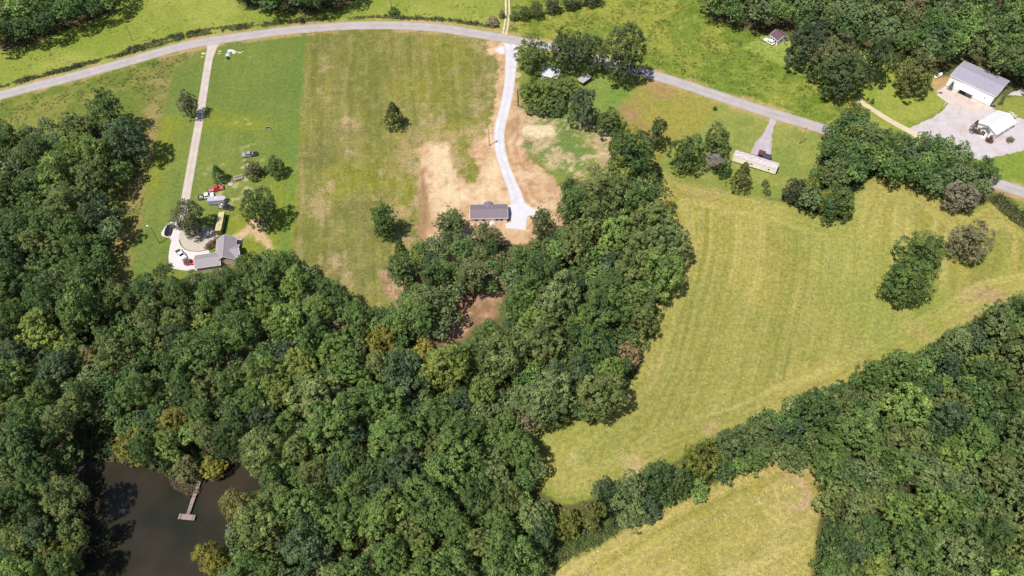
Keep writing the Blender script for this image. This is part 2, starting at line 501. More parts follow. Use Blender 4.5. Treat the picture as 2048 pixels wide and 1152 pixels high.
lay(sm(-1.5, 1.5, d), mixc(A(122, 144, 74), A(150, 158, 84), sm(0.35, 0.65, n_mid)))
# hay fields: swaths follow the borders, fanning out in the middle
def swaths(pg_px, left_px, right_px, seed):
    pg = poly(pg_px)
    dl = dline(x, y, [P(*p) for p in left_px])
    dr = dline(x, y, [P(*p) for p in right_px])
    u = dl / (dl + dr + 1e-6)
    fan = 95 * u
    return pg, fan
pgH, fan = swaths(HAY, [(1180, 960), (1230, 830), (1290, 720), (1330, 560), (1350, 480), (1350, 380), (1350, 300)], [(1560, 1000), (1640, 800), (1690, 600), (1700, 450), (1705, 300)], 1)
d_hay = sdist(wx1, wy1, pgH)
d_edge = sdist(x, y, pgH)
yy = y * 0.02
sw = fbm(fan * 1.0, yy * .5, 2.3, 60, 3) * 0.45 + fbm(fan, yy * 1.2, 6.5, 61, 3) * 0.25 + n_sml * 0.15 + n_mid * .15
sw_e = fbm(d_edge, (x + y) * 0.012, 2.2, 62, 3) * .7 + n_mid * .3
edge_w = sm(13, 9, d_edge)
sw = sw * (1 - edge_w) + sw_e * edge_w
pas = np.where(edge_w > .5, d_edge, fan)
line = np.clip((fbm(pas, yy * .25, 2.1, 67, 3) - .5) * 5.5, -1, 1)
c = mixc(A(163, 157, 77), A(184, 172, 92), sm(0.34, 0.64, sw))
c = mixc(c, A(196, 184, 108), sm(0.6, 0.98, line) * sm(.36, .58, fbm(pas * .6, yy * 1.5, 7, 68, 3)) * .6)
c = mixc(c, A(138, 146, 68), sm(0.75, 0.98, -line) * sm(.40, .60, fbm(pas * .6, yy * 1.5, 9, 69, 3)) * .5)
for k_, f0 in enumerate((6, 15, 27, 36, 49, 58, 71, 83)):       # tractor wheel lines
    for o_ in (-.95, .95):
        c = mixc(c, A(206, 190, 122), np.exp(-((fan - f0 - o_ - (fbm(yy, yy * 0, .5, 140 + k_, 2) - .5) * 3) / .5) ** 2) * sm(.36, .55, fbm(x, y, 14, 150 + k_, 3)) * (1 - edge_w) * .7)
c = mixc(c, A(154, 157, 80), sm(0.47, 0.62, fbm(x, y, 36, 63, 4)) * 0.5)
c = mixc(c, A(140, 148, 68), sm(0.58, 0.72, fbm(x, y, 2.6, 66, 3)) * 0.25)
gr = sm(26, 6, dline(x, y, [P(1660, 460), P(1740, 560), P(1800, 640), P(1900, 640)])) + sm(22, 5, dline(x, y, [P(1100, 960), P(1110, 890), P(1150, 860)]))
c = mixc(c, A(146, 166, 76), gr * 0.35)
c = mixc(c, A(190, 166, 110), sm(0.6, 0.74, fbm(x, y, 22, 64, 4)) * 0.5)
c = mixc(c, A(186, 176, 100), sm(5, 1, np.abs(d_edge - 5)) * sm(.4, .6, n_mid) * 0.5)
c = mixc(c, A(148, 160, 72), sm(3.5, 0.5, d_edge) * 0.6)
lay(sm(-0.5, 0.7, d_hay), c)
pgM = poly(HAY2)
d_hay2 = sdist(wx1, wy1, pgM)
d_e2 = sdist(x, y, pgM)
ring = np.hypot(x - P(1580, 985)[0], (y - P(1580, 985)[1]))
nwe = dline(x, y, [P(*p) for p in [(1000, 1200), (1090, 1145), (1200, 1085), (1330, 1008), (1450, 952), (1560, 912)]])
sw = fbm(nwe, (x - y) * 0.01, 1.7, 70, 3)
ln2 = np.clip((fbm(nwe, (x - y) * .006, 2.0, 74, 3) - .5) * 5.5, -1, 1)
c = mixc(A(170, 162, 82), A(194, 179, 102), sm(0.34, 0.62, sw * .45 + n_mid * .3 + n_sml * .25))
c = mixc(c, A(206, 190, 116), sm(0.6, 0.98, ln2) * sm(.38, .60, fbm(nwe * .6, (x - y) * .05, 6, 79, 3)) * .5)
c = mixc(c, A(208, 190, 122), sm(0.5, 0.7, fbm(x, y, 20, 71, 4)) * 0.5)
c = mixc(c, A(186, 170, 84), sm(0.52, 0.7, fbm(x, y, 9, 73, 4)) * 0.5)
arc = sm(-3, 3, x - P(1575, 985)[0]) * sm(-6, -1, y - P(1580, 1010)[1]) * sm(10.5, 8.5, ring) * sm(2.5, 4, ring)
c = mixc(c, A(212, 176, 140), sm(0.52, 0.62, fbm(ring, x * 0.02, 1.5, 72, 2)) * arc * 0.75)
c = mixc(c, A(158, 160, 74), sm(2.5, 0.3, d_e2) * 0.5)
lay(sm(-0.5, 0.7, d_hay2), c)
# woods: litter under the trees
wood = np.maximum.reduce([sdist(wx, wy, poly(p, 6)) for p in (FOREST_A, FOREST_B, FOREST_C, FOREST_D, FOREST_E, FOREST_F, PINES)])
clear = np.maximum.reduce([sdist(wx, wy, poly(p)) for p in (CLEARING, CLEARING2, BANK_SOIL)])
wmask = sm(-2.0, 2.0, wood) * (1 - sm(-1, 1, np.maximum(d_hay, d_hay2))) 
lay(wmask, mixc(A(86, 84, 52), A(110, 96, 66), n_sml))
lay(sm(-2, 2, clear), mixc(A(206, 166, 138), A(178, 136, 110), sm(.3, .7, n_sml)))
lay(sm(-2, 2, clear) * sm(.52, .64, fbm(x, y, 5, 86, 4)) * .6, A(126, 112, 72))
# bare soil round the new house
d_soil = sdist(wx, wy, poly(SOIL))
c = mixc(A(240, 207, 168), A(226, 188, 148), sm(0.4, 0.62, n_mid))
c = mixc(c, A(206, 162, 124), sm(0.54, 0.66, n_sml) * 0.55)
c = mixc(c, A(188, 144, 104), sm(0.60, 0.70, fbm(x, y, 2.2, 87, 3)) * 0.6)
c = mixc(c, A(196, 154, 116), sm(0.58, 0.68, fbm(x, y, 9, 78, 5)) * 0.5)
d = sdist(wx, wy, poly(SOIL_BRIGHT))
c = mixc(c, A(246, 219, 176), sm(-3, 3, d) * sm(0.36, 0.56, n_mid * .4 + n_sml * .6) * .9)
west = sm(P(868, 400)[0], P(852, 400)[0], x) * sm(P(850, 325)[1], P(850, 345)[1], y)
stv = fbm(across, along * 0.06, 2.4, 75, 3)
c = mixc(c, mixc(A(186, 150, 116), A(160, 130, 92), sm(.4, .6, stv)), west * sm(.36, .56, stv) * 0.8)
lay(sm(-0.5, 0.6, d_soil + (fbm(x, y, 3.2, 88, 5, .75) - 0.5) * 7), c)
soilm = np.maximum(soilm, sm(-1.0, 1.5, d_soil))
weeds = sm(0.5, 0.6, fbm(x, y, 10, 76, 5)) * sm(P(966, 330)[0], P(954, 330)[0], x) * sm(P(885, 330)[0], P(897, 330)[0], x) * sm(P(920, 385)[1], P(920, 370)[1], y)
lay(weeds * sm(0, 2, d_soil) * 0.55, A(150, 142, 84))
halo = sm(-16, 0, d_soil) * (d_soil < 1) * sm(0.48, 0.6, fbm(x, y, 6, 85, 6, .7)) * (x < P(1040, 250)[0])
lay(halo * 0.7, A(206, 176, 132))
# dirt thrown over the yard right of the new drive
d = sdist(wx, wy, poly(YARD_J))
mess = sm(0.52, 0.66, fbm(x, y, 6, 77, 6, .75) + 0.13 * sm(20, 3, dline(x, y, [P(1040, 230), P(1045, 290), P(1075, 330), P(1150, 360), P(1220, 330), P(1215, 280)])) - 0.02)
lay(mess * sm(-2, 1, d) * 0.75, mixc(A(206, 170, 136), A(238, 212, 176), n_fine))
for cx_, cy_, r_ in ((1068, 262, 6), (1085, 268, 5), (1093, 262, 4)):
    q = np.hypot((wx - P(cx_, cy_)[0]) / r_, (wy - P(cx_, cy_)[1]) / (r_ * 0.6))
    lay(sm(1.1, 0.7, q), A(240, 220, 178))
rut = dline(x, y, [P(*p) for p in ((1046, 232), (1035, 262), (1020, 285), (1028, 320), (1040, 345), (1050, 372), (1062, 398), (1085, 412), (1110, 420))])
lay(sm(1.3, 0.4, np.abs(rut - 1.5)) * 0.35 * sm(.35, .55, n_sml), A(170, 128, 92))
lay(sm(-1, 1, sdist(wx, wy, poly(LOT_SOIL))) * 0.9, mixc(A(214, 178, 130), A(190, 150, 108), n_sml))
for cx_, cy_, r_, cc in ((1150, 914, 3.0, (206, 196, 150)), (1252, 798, 2.0, (214, 200, 150)), (1265, 925, 4, (214, 186, 136)), (1430, 862, 3.5, (206, 172, 134)), (1960, 600, 8, (196, 166, 124)), (1985, 590, 5, (190, 156, 120)),
                         (670, 515, 3, (206, 176, 140)), (700, 238, 3, (214, 186, 140)), (705, 300, 2.5, (206, 180, 140)), (780, 550, 4, (206, 166, 130)), (1480, 348, 3, (196, 170, 96)),
                         (960, 205, 5, (200, 176, 120)), (945, 260, 4, (208, 182, 130)), (935, 185, 3, (200, 170, 110))):
    q = np.hypot((wx - P(cx_, cy_)[0]), (wy - P(cx_, cy_)[1])) / r_
    lay(sm(1.2, 0.5, q) * sm(0.35, 0.55, n_sml) * 0.6, A(*cc))
# verges of the road
rl = [P(*p) for p in ROAD]
d_road = dline(x, y, rl)
side = np.zeros(len(x))
lay(sm(6.0, 4.0, d_road) * sm(0.38, 0.6, n_sml * .5 + n_mid * .5) * 0.8, A(205, 172, 120))
# two-wheel track in the north and farm drive in the east run through grass
# pond basin: bed colour and depth
pgP = poly(POND)
d_pond = sdist(wx1, wy1, pgP)
lay(sm(-1.5, 0.5, d_pond), A(98, 84, 62))
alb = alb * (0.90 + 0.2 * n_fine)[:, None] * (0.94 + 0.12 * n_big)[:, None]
depth = -1.6 * sm(-0.5, 6, d_pond) - 0.5 * sm(-3, 0.5, d_pond)
z = depth
grain = 0.55 + 0.12 * sm(-1, 1, np.maximum(d_hay, d_hay2)) + 0.3 * sm(-1, 1, sdist(x, y, poly(PASTURE_NE)))
grain = grain * (1 - 0.6 * soilm)
grain = np.where(d_lawn > 0, 0.52, grain)

flow = np.stack([x * 0.8, y * 0.8, np.zeros(len(x))], 1)       # where the ground was mown: across and along the swaths
def setflow(m, u, v):
    flow[m, 0] = u[m]; flow[m, 1] = v[m]
setflow(d_lawn > 0, across, along * 0.07)
setflow(d_mid > 0, across, along * 0.07)
setflow(d_hay > 0, np.where(d_edge < 11, d_edge, fan), np.where(d_edge < 11, (x + y) * 0.02, y * 0.02))
setflow(d_hay2 > 0, np.where((ring < 11), ring, nwe), np.where(ring < 11, x * .05, (x - y) * 0.02))
streak = np.where((d_hay > 0) | (d_hay2 > 0), 1.0, np.where(d_mid > 0, 0.85, np.where(d_lawn > 0, 0.42, 0.15)))

def ground_mat():
    m, t, b = newmat("ground_cover")
    a = t.nodes.new("ShaderNodeAttribute"); a.attribute_name = "alb"
    g = t.nodes.new("ShaderNodeAttribute"); g.attribute_name = "grain"
    tc = t.nodes.new("ShaderNodeTexCoord")
    def noise(scale, detail, rough=0.6):
        n = t.nodes.new("ShaderNodeTexNoise")
        n.inputs["Scale"].default_value = scale
        n.inputs["Detail"].default_value = detail
        n.inputs["Roughness"].default_value = rough
        t.links.new(tc.outputs["Object"], n.inputs["Vector"])
        return n.outputs[0]
    def math_(op, p, q=None, val=None):
        n = t.nodes.new("ShaderNodeMath"); n.operation = op
        t.links.new(p, n.inputs[0])
        if q is not None: t.links.new(q, n.inputs[1])
        else: n.inputs[1].default_value = val
        return n.outputs[0]
    n1 = noise(2.2, 4, 0.7)
    n2 = noise(0.8, 3, 0.6)
    s = math_('ADD', n1, n2)
    s = math_('SUBTRACT', s, val=1.0)
    s = math_('MULTIPLY', s, g.outputs["Fac"])
    s = math_('MULTIPLY', s, val=1.8)
    fl = t.nodes.new("ShaderNodeAttribute"); fl.attribute_name = "flow"
    sk = t.nodes.new("ShaderNodeAttribute"); sk.attribute_name = "streak"
    nf = t.nodes.new("ShaderNodeTexNoise"); nf.inputs["Scale"].default_value = 0.9; nf.inputs["Detail"].default_value = 5; nf.inputs["Roughness"].default_value = 0.75
    t.links.new(fl.outputs["Vector"], nf.inputs["Vector"])
    q = math_('SUBTRACT', nf.outputs[0], val=0.5)
    q = math_('MULTIPLY', q, sk.outputs["Fac"])
    q = math_('MULTIPLY', q, val=0.75)
    s = math_('ADD', s, q)
    s = math_('ADD', s, val=1.0)
    s = math_('MAXIMUM', s, val=0.35)
    mx = t.nodes.new("ShaderNodeMix"); mx.data_type = 'RGBA'; mx.blend_type = 'MULTIPLY'; mx.inputs[0].default_value = 1
    t.links.new(a.outputs["Color"], mx.inputs[6]); t.links.new(s, mx.inputs[7])
    hs = t.nodes.new("ShaderNodeHueSaturation")
    h = math_('MULTIPLY', noise(1.3, 3), val=0.05)
    h = math_('ADD', h, val=0.475)
    t.links.new(h, hs.inputs["Hue"]); t.links.new(mx.outputs[2], hs.inputs["Color"])
    t.links.new(hs.outputs[0], b.inputs["Base Color"])
    b.inputs["Roughness"].default_value = 0.95
    b.inputs["Specular IOR Level"].default_value = 0.1
    bp = t.nodes.new("ShaderNodeBump")
    bp.inputs["Strength"].default_value = 0.55
    bp.inputs["Distance"].default_value = 0.25
    t.links.new(noise(3.0, 5, 0.7), bp.inputs["Height"])
    t.links.new(bp.outputs[0], b.inputs["Normal"])
    return m
GROUND = ground_mat()

kinds = np.zeros(len(x), int)                                   # land use per vertex
for k, dd in ((1, sdist(wx, wy, poly(PASTURE_NW))), (2, sdist(wx, wy, poly(PASTURE_NE))), (3, d_rough), (4, d_lawn), (5, d_mid), (6, d_hay), (7, d_hay2)):
    kinds[dd > 0] = k
for pg in (LAWN_MOBILE, YARD_GREEN, LAWN_EAST, LAWN_EAST2, LAWN_SE, LAWN_FAR_E, LAWN_WHITE_HOUSE):
    kinds[sdist(wx1, wy1, poly(pg)) > 0] = 10
kinds[(wmask > 0.5)] = 8
kinds[clear > 0] = 9
kinds[d_soil > 0] = 9
kinds[d_pond > 0] = 11
KN = {0: "ground", 1: "pasture", 2: "pasture", 3: "rough_grassland", 4: "lawn", 5: "field", 6: "hay_field", 7: "hay_field", 8: "forest_floor", 9: "bare_soil", 10: "lawn", 11: "pond_bed"}
idx = np.arange(NX * NY).reshape(NY, NX)
quads = np.stack([idx[:-1, :-1], idx[:-1, 1:], idx[1:, 1:], idx[1:, :-1]], -1).reshape(-1, 4)
fk = kinds[quads[:, 0]]
VV = np.stack([x, y, z], 1)
for k, nm in KN.items():
    q = quads[fk == k]
    if not len(q): continue
    used, inv = np.unique(q, return_inverse=True)
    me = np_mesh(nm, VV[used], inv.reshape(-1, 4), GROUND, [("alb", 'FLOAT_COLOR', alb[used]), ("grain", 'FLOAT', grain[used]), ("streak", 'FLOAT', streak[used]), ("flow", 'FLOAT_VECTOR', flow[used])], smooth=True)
    tag(link(nm, me), kind="structure")
# beyond the mapped land: farmland out to the horizon
fv, ff = [], []
xs_ = [-6000, -285, 285, 6000]; ys_ = [-6000, 35, 419.75, 6000]
ys_[2] = float(gy[-1]); xs_[2] = float(gx[-1])
for j in range(4):
    for i in range(4): fv.append((xs_[i], ys_[j], 0))
for j in range(3):
    for i in range(3):
        if (i, j) != (1, 1): ff.append((j * 4 + i, j * 4 + i + 1, j * 4 + i + 5, j * 4 + i + 4))
me = np_mesh("farmland", np.array(fv, float), np.array(ff), GROUND, [("alb", 'FLOAT_COLOR', np.tile(A(140, 150, 70), (16, 1))), ("grain", 'FLOAT', np.full(16, 0.6)), ("streak", 'FLOAT', np.zeros(16))])
tag(link("farmland", me), kind="structure")

# ------------------------------------------------------------------ flat sheets: roads, drives, lots, water
def strip(name, line, widths, mat, zz, label=None, jit=0.0):
    """a ribbon along a centre line (ground points), smoothed, of the given half-widths."""
    pts = [Vector((*P(*p), 0)) for p in line]
    ws = widths if isinstance(widths, (list, tuple)) else [widths] * len(pts)
    dense, dw = [], []
    for i in range(len(pts) - 1):                               # Catmull-Rom
        p0, p1, p2, p3 = pts[max(i - 1, 0)], pts[i], pts[i + 1], pts[min(i + 2, len(pts) - 1)]
        n = max(2, int((p2 - p1).length / 1.2))
        for k in range(n):
            t = k / n
            dense.append(0.5 * ((2 * p1) + (p2 - p0) * t + (2 * p0 - 5 * p1 + 4 * p2 - p3) * t * t + (3 * p1 - p0 - 3 * p2 + p3) * t ** 3))
            dw.append(ws[i] * (1 - t) + ws[i + 1] * t)
    dense.append(pts[-1]); dw.append(ws[-1])
    vs, fs = [], []
    for i, p in enumerate(dense):
        tg = (dense[min(i + 1, len(dense) - 1)] - dense[max(i - 1, 0)]).normalized()
        nn = Vector((-tg.y, tg.x, 0))
        a, b = dw[i] + R.uniform(-jit, jit), dw[i] + R.uniform(-jit, jit)
        for s in (a, a * 0.5, -b * 0.5, -b):
            q = p + nn * s
            vs.append((q.x, q.y, zz))
        if i:
            for k in range(3):
                o = 4 * (i - 1) + k
                fs.append((o, o + 1, o + 5, o + 4))
    cross = np.array([[1, .5, -.5, -1][i % 4] for i in range(len(vs))])
    me = np_mesh(name, np.array(vs), np.array(fs)[:, ::-1], mat, [("across", 'FLOAT', cross)])
    return tag(link(name, me), kind="structure")

def sheet(name, pts, mat, zz, jit=0.0, world=False):
    pg = [Vector((*(p if world else P(*p)), 0)) for p in pts]
    out = []
    for i in range(len(pg)):
        a, b = pg[i], pg[(i + 1) % len(pg)]
        n = max(1, int((b - a).length / 1.0)) if jit else 1
        for k in range(n):
            q = a.lerp(b, k / n)
            out.append((q.x + R.uniform(-jit, jit), q.y + R.uniform(-jit, jit), zz))
    me = bpy.data.meshes.new(name)
    me.from_pydata(out, [], [tuple(range(len(out)))])
    me.update()
    if me.polygons[0].normal.z < 0: me.flip_normals()
    me.materials.append(mat)
    return tag(link(name, me), kind="structure")

def track_mat(name, col, worn, rough=0.9, edge=None, ragged=0.5):
    """road surface: lighter wheel paths along the strip, patchy noise, stained edges."""
    m, t, b = newmat(name)
    a = t.nodes.new("ShaderNodeAttribute"); a.attribute_name = "across"
    tc = t.nodes.new("ShaderNodeTexCoord")
    n = t.nodes.new("ShaderNodeTexNoise"); n.inputs["Scale"].default_value = 0.22; n.inputs["Detail"].default_value = 9; n.inputs["Roughness"].default_value = 0.72
    t.links.new(tc.outputs["Object"], n.inputs["Vector"])
    ab = t.nodes.new("ShaderNodeMath"); ab.operation = 'ABSOLUTE'; t.links.new(a.outputs["Fac"], ab.inputs[0])
    r = t.nodes.new("ShaderNodeValToRGB")
    e = r.color_ramp.elements
    e[0].position = 0.0; e[0].color = (*[c * 0.975 for c in col], 1)
    e[1].position = 1.0; e[1].color = (*(edge if edge is not None else [c * 0.9 for c in col]), 1)
    q = r.color_ramp.elements.new(0.5); q.color = (*worn, 1)
    q = r.color_ramp.elements.new(0.8); q.color = (*col, 1)
    ng = t.nodes.new("ShaderNodeTexNoise"); ng.inputs["Scale"].default_value = 1.1; ng.inputs["Detail"].default_value = 6; ng.inputs["Roughness"].default_value = 0.7
    t.links.new(tc.outputs["Object"], ng.inputs["Vector"])
    sb = t.nodes.new("ShaderNodeMath"); sb.operation = 'MULTIPLY_ADD'; sb.inputs[1].default_value = ragged; sb.inputs[2].default_value = -ragged * .5
    t.links.new(ng.outputs[0], sb.inputs[0])
    ad = t.nodes.new("ShaderNodeMath"); ad.operation = 'ADD'; t.links.new(ab.outputs[0], ad.inputs[0]); t.links.new(sb.outputs[0], ad.inputs[1])
    t.links.new(ad.outputs[0], r.inputs[0])
    mr = t.nodes.new("ShaderNodeMapRange"); mr.inputs[1].default_value = 0.3; mr.inputs[2].default_value = 0.7; mr.inputs[3].default_value = 0.84; mr.inputs[4].default_value = 1.12
    t.links.new(n.outputs[0], mr.inputs[0])
    mx = t.nodes.new("ShaderNodeMix"); mx.data_type = 'RGBA'; mx.blend_type = 'MULTIPLY'; mx.inputs[0].default_value = 1
    t.links.new(r.outputs[0], mx.inputs[6]); t.links.new(mr.outputs[0], mx.inputs[7])
    t.links.new(mx.outputs[2], b.inputs["Base Color"])
    b.inputs["Roughness"].default_value = rough
    b.inputs["Specular IOR Level"].default_value = 0.2
    return m

ASPH = track_mat("chip_seal", A(200, 190, 188), A(208, 198, 196), edge=A(196, 178, 156))
CONC_T = track_mat("concrete_strip", A(222, 206, 194), A(230, 216, 204))
GRAV_T = track_mat("white_gravel", A(232, 228, 232), A(238, 235, 240), edge=A(228, 196, 160), ragged=0.6)
TRK = track_mat("limestone_track", A(232, 218, 178), A(240, 226, 190), edge=A(216, 200, 150))
CONC = plain("concrete", A(244, 233, 232), 0.85, var=0.06, size=0.4)
GRAV = plain("gravel", A(222, 212, 216), 0.95, var=0.08, size=0.35, bump=0.3, dirt=tuple(A(206, 182, 164)), dirt_amt=0.6)
GRAV_W = plain("gravel_white", A(236, 234, 241), 0.95, var=0.07, size=0.5, bump=0.3)
GRAV_B = plain("gravel_island", A(218, 204, 190), 0.95, var=0.08, size=0.8, bump=0.3)
WATER, t_, b_ = newmat("pond_water")
b_.inputs["Base Color"].default_value = (0.026, 0.022, 0.015, 1)
b_.inputs["Roughness"].default_value = 0.12
b_.inputs["IOR"].default_value = 1.33
b_.inputs["Specular IOR Level"].default_value = 0.4
nw = t_.nodes.new("ShaderNodeTexNoise"); nw.inputs["Scale"].default_value = 0.07; nw.inputs["Detail"].default_value = 5
tw = t_.nodes.new("ShaderNodeTexCoord"); t_.links.new(tw.outputs["Object"], nw.inputs["Vector"])
rw = t_.nodes.new("ShaderNodeValToRGB"); t_.links.new(nw.outputs[0], rw.inputs[0])
rw.color_ramp.elements[0].position = .35; rw.color_ramp.elements[0].color = (.018, .019, .012, 1)
rw.color_ramp.elements[1].position = .65; rw.color_ramp.elements[1].color = (.036, .028, .019, 1)
t_.links.new(rw.outputs[0], b_.inputs["Base Color"])
n_ = t_.nodes.new("ShaderNodeTexNoise"); n_.inputs["Scale"].default_value = 0.9; n_.inputs["Detail"].default_value = 4
tc_ = t_.nodes.new("ShaderNodeTexCoord"); t_.links.new(tc_.outputs["Object"], n_.inputs["Vector"])
bp_ = t_.nodes.new("ShaderNodeBump"); bp_.inputs["Strength"].default_value = 0.05; bp_.inputs["Distance"].default_value = 0.05
t_.links.new(n_.outputs[0], bp_.inputs["Height"]); t_.links.new(bp_.outputs[0], b_.inputs["Normal"])

strip("road", ROAD, 3.0, ASPH, 0.03, jit=0.10)
strip("driveway", [(427, 84), (424, 97), (418, 118), (411, 160), (404, 205), (397, 250), (389, 295), (381, 340), (374, 380), (367, 420), (357, 452), (351, 480)],
      [3.6, 2.1, 1.65, 1.6, 1.6, 1.6, 1.6, 1.6, 1.6, 1.6, 1.9, 1.9], CONC_T, 0.022, jit=0.03)
sheet("driveway_apron", [(341, 444), (362, 440), (366, 455), (358, 468), (357, 480), (361, 491), (369, 499), (381, 503), (400, 503.5), (418, 500), (420, 512), (412, 530), (412, 541), (390, 542), (365, 540.5), (346, 537), (338, 530),
                         (337, 512), (340, 492), (344, 478), (339, 476.5), (324, 472), (322, 466), (329, 455), (335, 448)], CONC, 0.026)
sheet("gravel_bed", [(360, 480), (364, 491), (371, 498), (382, 501.5), (400, 502), (418, 498), (430, 486), (436, 472), (425, 455), (380, 450), (362, 462)], GRAV_B, 0.018)
strip("gravel_drive", [(1021, 82), (1023, 110), (1021, 140), (1017, 180), (1008, 222), (1000, 252), (998, 280), (1003, 312), (1014, 345), (1026, 375), (1034, 402), (1036, 428), (1034, 456)],
      [3.4, 2.8, 2.4, 2.2, 2.2, 2.2, 2.1, 2.1, 2.1, 2.2, 2.7, 3.0, 3.2], GRAV_T, 0.018, jit=0.05)
sheet("gravel_pad", [(1018, 410), (1048, 404), (1062, 415), (1078, 424), (1070, 430), (1054, 432), (1053, 445), (1052, 460), (1012, 457), (1010, 449), (1021, 444)], GRAV_W, 0.024, jit=0.12)
sheet("gravel_patch", [(990, 100), (1000, 92), (1018, 95), (1016, 108), (1000, 108)], GRAV_W, 0.014, jit=0.3)
strip("gravel_drive", [(1547, 236), (1543, 250), (1535, 268), (1527, 290), (1521, 312)], [1.4, 1.2, 1.6, 3.2, 3.9], track_mat("grey_gravel", A(206, 192, 198), A(216, 202, 208), edge=A(200, 186, 170)), 0.016, jit=0.25)
for off in (-0.75, 0.75):
    pts_ = [(1007, 80), (1010, 62), (1013, 45), (1015, 20), (1013, -30)]
    w_ = [P(*p) for p in pts_]
    s = strip("wheel_track", [(px + off * ppm(py), py) for px, py in pts_], [0.5, 0.42, 0.42, 0.42, 0.42], TRK, 0.016, jit=0.1)
sheet("track_mouth", [(1001, 76), (1016, 78), (1015, 66), (1005, 66)], plain("limestone", A(232, 218, 178), 0.95), 0.020, jit=0.2)
strip("farm_drive", [(1716, 198), (1730, 209), (1750, 222), (1775, 238), (1800, 252), (1832, 269), (1860, 282)], [1.3, 1.25, 1.3, 1.3, 1.4, 1.8, 2.5], TRK, 0.016, jit=0.15)
sheet("gravel_lot", [(1822, 270), (1820, 257), (1836, 248), (1860, 238), (1886, 222), (1897, 206), (1880, 196), (1874, 182), (1890, 172), (1930, 190), (1986, 216), (1996, 224), (1990, 236), (2040, 236), (2060, 244), (2110, 250), (2110, 296),
                     (2048, 300), (2000, 312), (1950, 320), (1920, 312), (1880, 290)], GRAV, 0.012, jit=0.3)
sheet("concrete_pad", [(1893, 171), (1926, 187), (1986, 215), (1981, 222), (1966, 218), (1935, 229), (1919, 222), (1873, 190)], plain("concrete_tan", A(230, 214, 202), 0.9, var=0.08, size=0.3, dirt=tuple(A(204, 176, 162)), dirt_amt=0.5), 0.02)
sheet("gravel_lot", [(2015, 190), (2034, 180), (2110, 180), (2110, 200), (2048, 192)], GRAV, 0.012, jit=0.25)
sheet("water", [tuple(p) for p in poly(POND)], WATER, -0.42, world=True)
# ------------------------------------------------------------------ buildings
WHITE_WALL = plain("white_siding", (.86, .84, .84), 0.6, var=0.03, size=0.6)
CREAM = plain("cream_siding", (.86, .79, .66), 0.7, var=0.06, size=0.5, dirt=(.62, .46, .34), dirt_amt=0.4)
BEIGE = plain("beige_siding", (.72, .60, .54), 0.7, var=0.04, size=0.6)
ROOF_GREY = plain("grey_shingle", A(180, 171, 176), 0.85, var=0.10, size=2.5, bump=0.3)
ROOF_DARK = plain("dark_shingle", A(146, 130, 140), 0.85, var=0.16, size=3.5, bump=0.4, dirt=tuple(A(176, 158, 164)), dirt_amt=0.35)
ROOF_BROWN = plain("brown_shingle", A(118, 88, 100), 0.85, var=0.10, size=2.0)
METAL_GREY = plain("galvanised_roof", A(188, 184, 200), 0.55, metal=0.0, var=0.05, size=0.25, dirt=tuple(A(176, 164, 176)), dirt_amt=0.4)
METAL_WHITE = plain("white_roof", A(254, 252, 252), 0.5, var=0.03, size=0.4)
SILVER = plain("silver_roof", A(226, 226, 238), 0.5, var=0.05, size=0.5)
TRIM = plain("trim", (.8, .78, .78), 0.5, var=0.03)
GLASS = plain("window_glass", (0.02, 0.025, 0.03), 0.08, var=0.1)
DARK = plain("dark_void", (0.03, 0.028, 0.03), 0.8)
DOOR_BROWN = plain("door_brown", (0.10, 0.06, 0.05), 0.6)
WOOD = plain("weathered_wood", A(150, 132, 128), 0.9, var=0.2, size=2.5, bump=0.3)
WOOD_DK = plain("dark_wood", (0.07, 0.055, 0.045), 0.9, var=0.2, size=2)
STEEL = plain("steel", (0.45, 0.45, 0.46), 0.4, metal=0.6)
RUSTY = plain("rust_streaked_roof", A(246, 233, 234), 0.6, var=0.06, size=3.2, dirt=tuple(A(128, 98, 106)), dirt_amt=0.95)
PORCH_RED = plain("porch_red", A(112, 70, 66), 0.8)
TARP_BLUE = plain("dark_blue_roof", A(62, 58, 84), 0.7)

def frame_from(A_, B_, C_, zh):
    """A_, B_: eave corners along the ridge direction, C_: the far eave corner next to B_ (pixels at height zh). -> centre, angle, length, width"""
    a, b, c = V3(*A_, zh), V3(*B_, zh), V3(*C_, zh)
    ex = (b - a); ex.z = 0
    L = ex.length
    ex.normalize()
    ey = Vector((-ex.y, ex.x, 0))
    wv = (c - b).dot(ey)
    ctr = (a + b) / 2 + ey * (wv / 2)
    return Vector((ctr.x, ctr.y, 0)), math.atan2(ex.y, ex.x), L, abs(wv)

def window(root, wall, along_, zc, w_, h_, half, mat_frame=None):
    """window on a wall: wall is 'x+', 'x-', 'y+', 'y-'; half: distance of that wall from the centre."""
    m, g = MB(), MB()
    t = 0.08
    s = 1 if wall[1] == '+' else -1
    def bx(mb, a0, a1, z0, z1, d0, d1):
        p0, p1 = sorted((s * (half + d0), s * (half + d1)))
        if wall[0] == 'y': mb.box(a0, a1, p0, p1, z0, z1)
        else: mb.box(p0, p1, a0, a1, z0, z1)
    a0, a1, z0, z1 = along_ - w_ / 2, along_ + w_ / 2, zc - h_ / 2, zc + h_ / 2
    bx(m, a0 - t, a1 + t, z1, z1 + t, 0.003, 0.06); bx(m, a0 - t, a1 + t, z0 - t, z0, 0.003, 0.08)
    bx(m, a0 - t, a0, z0, z1, 0.003, 0.06); bx(m, a1, a1 + t, z0, z1, 0.003, 0.06)
    f = m.build("window", mat_frame or TRIM, root)
    bx(g, a0, a1, z0, z1, 0.003, 0.025)
    g.build("pane", GLASS, f)
    return f

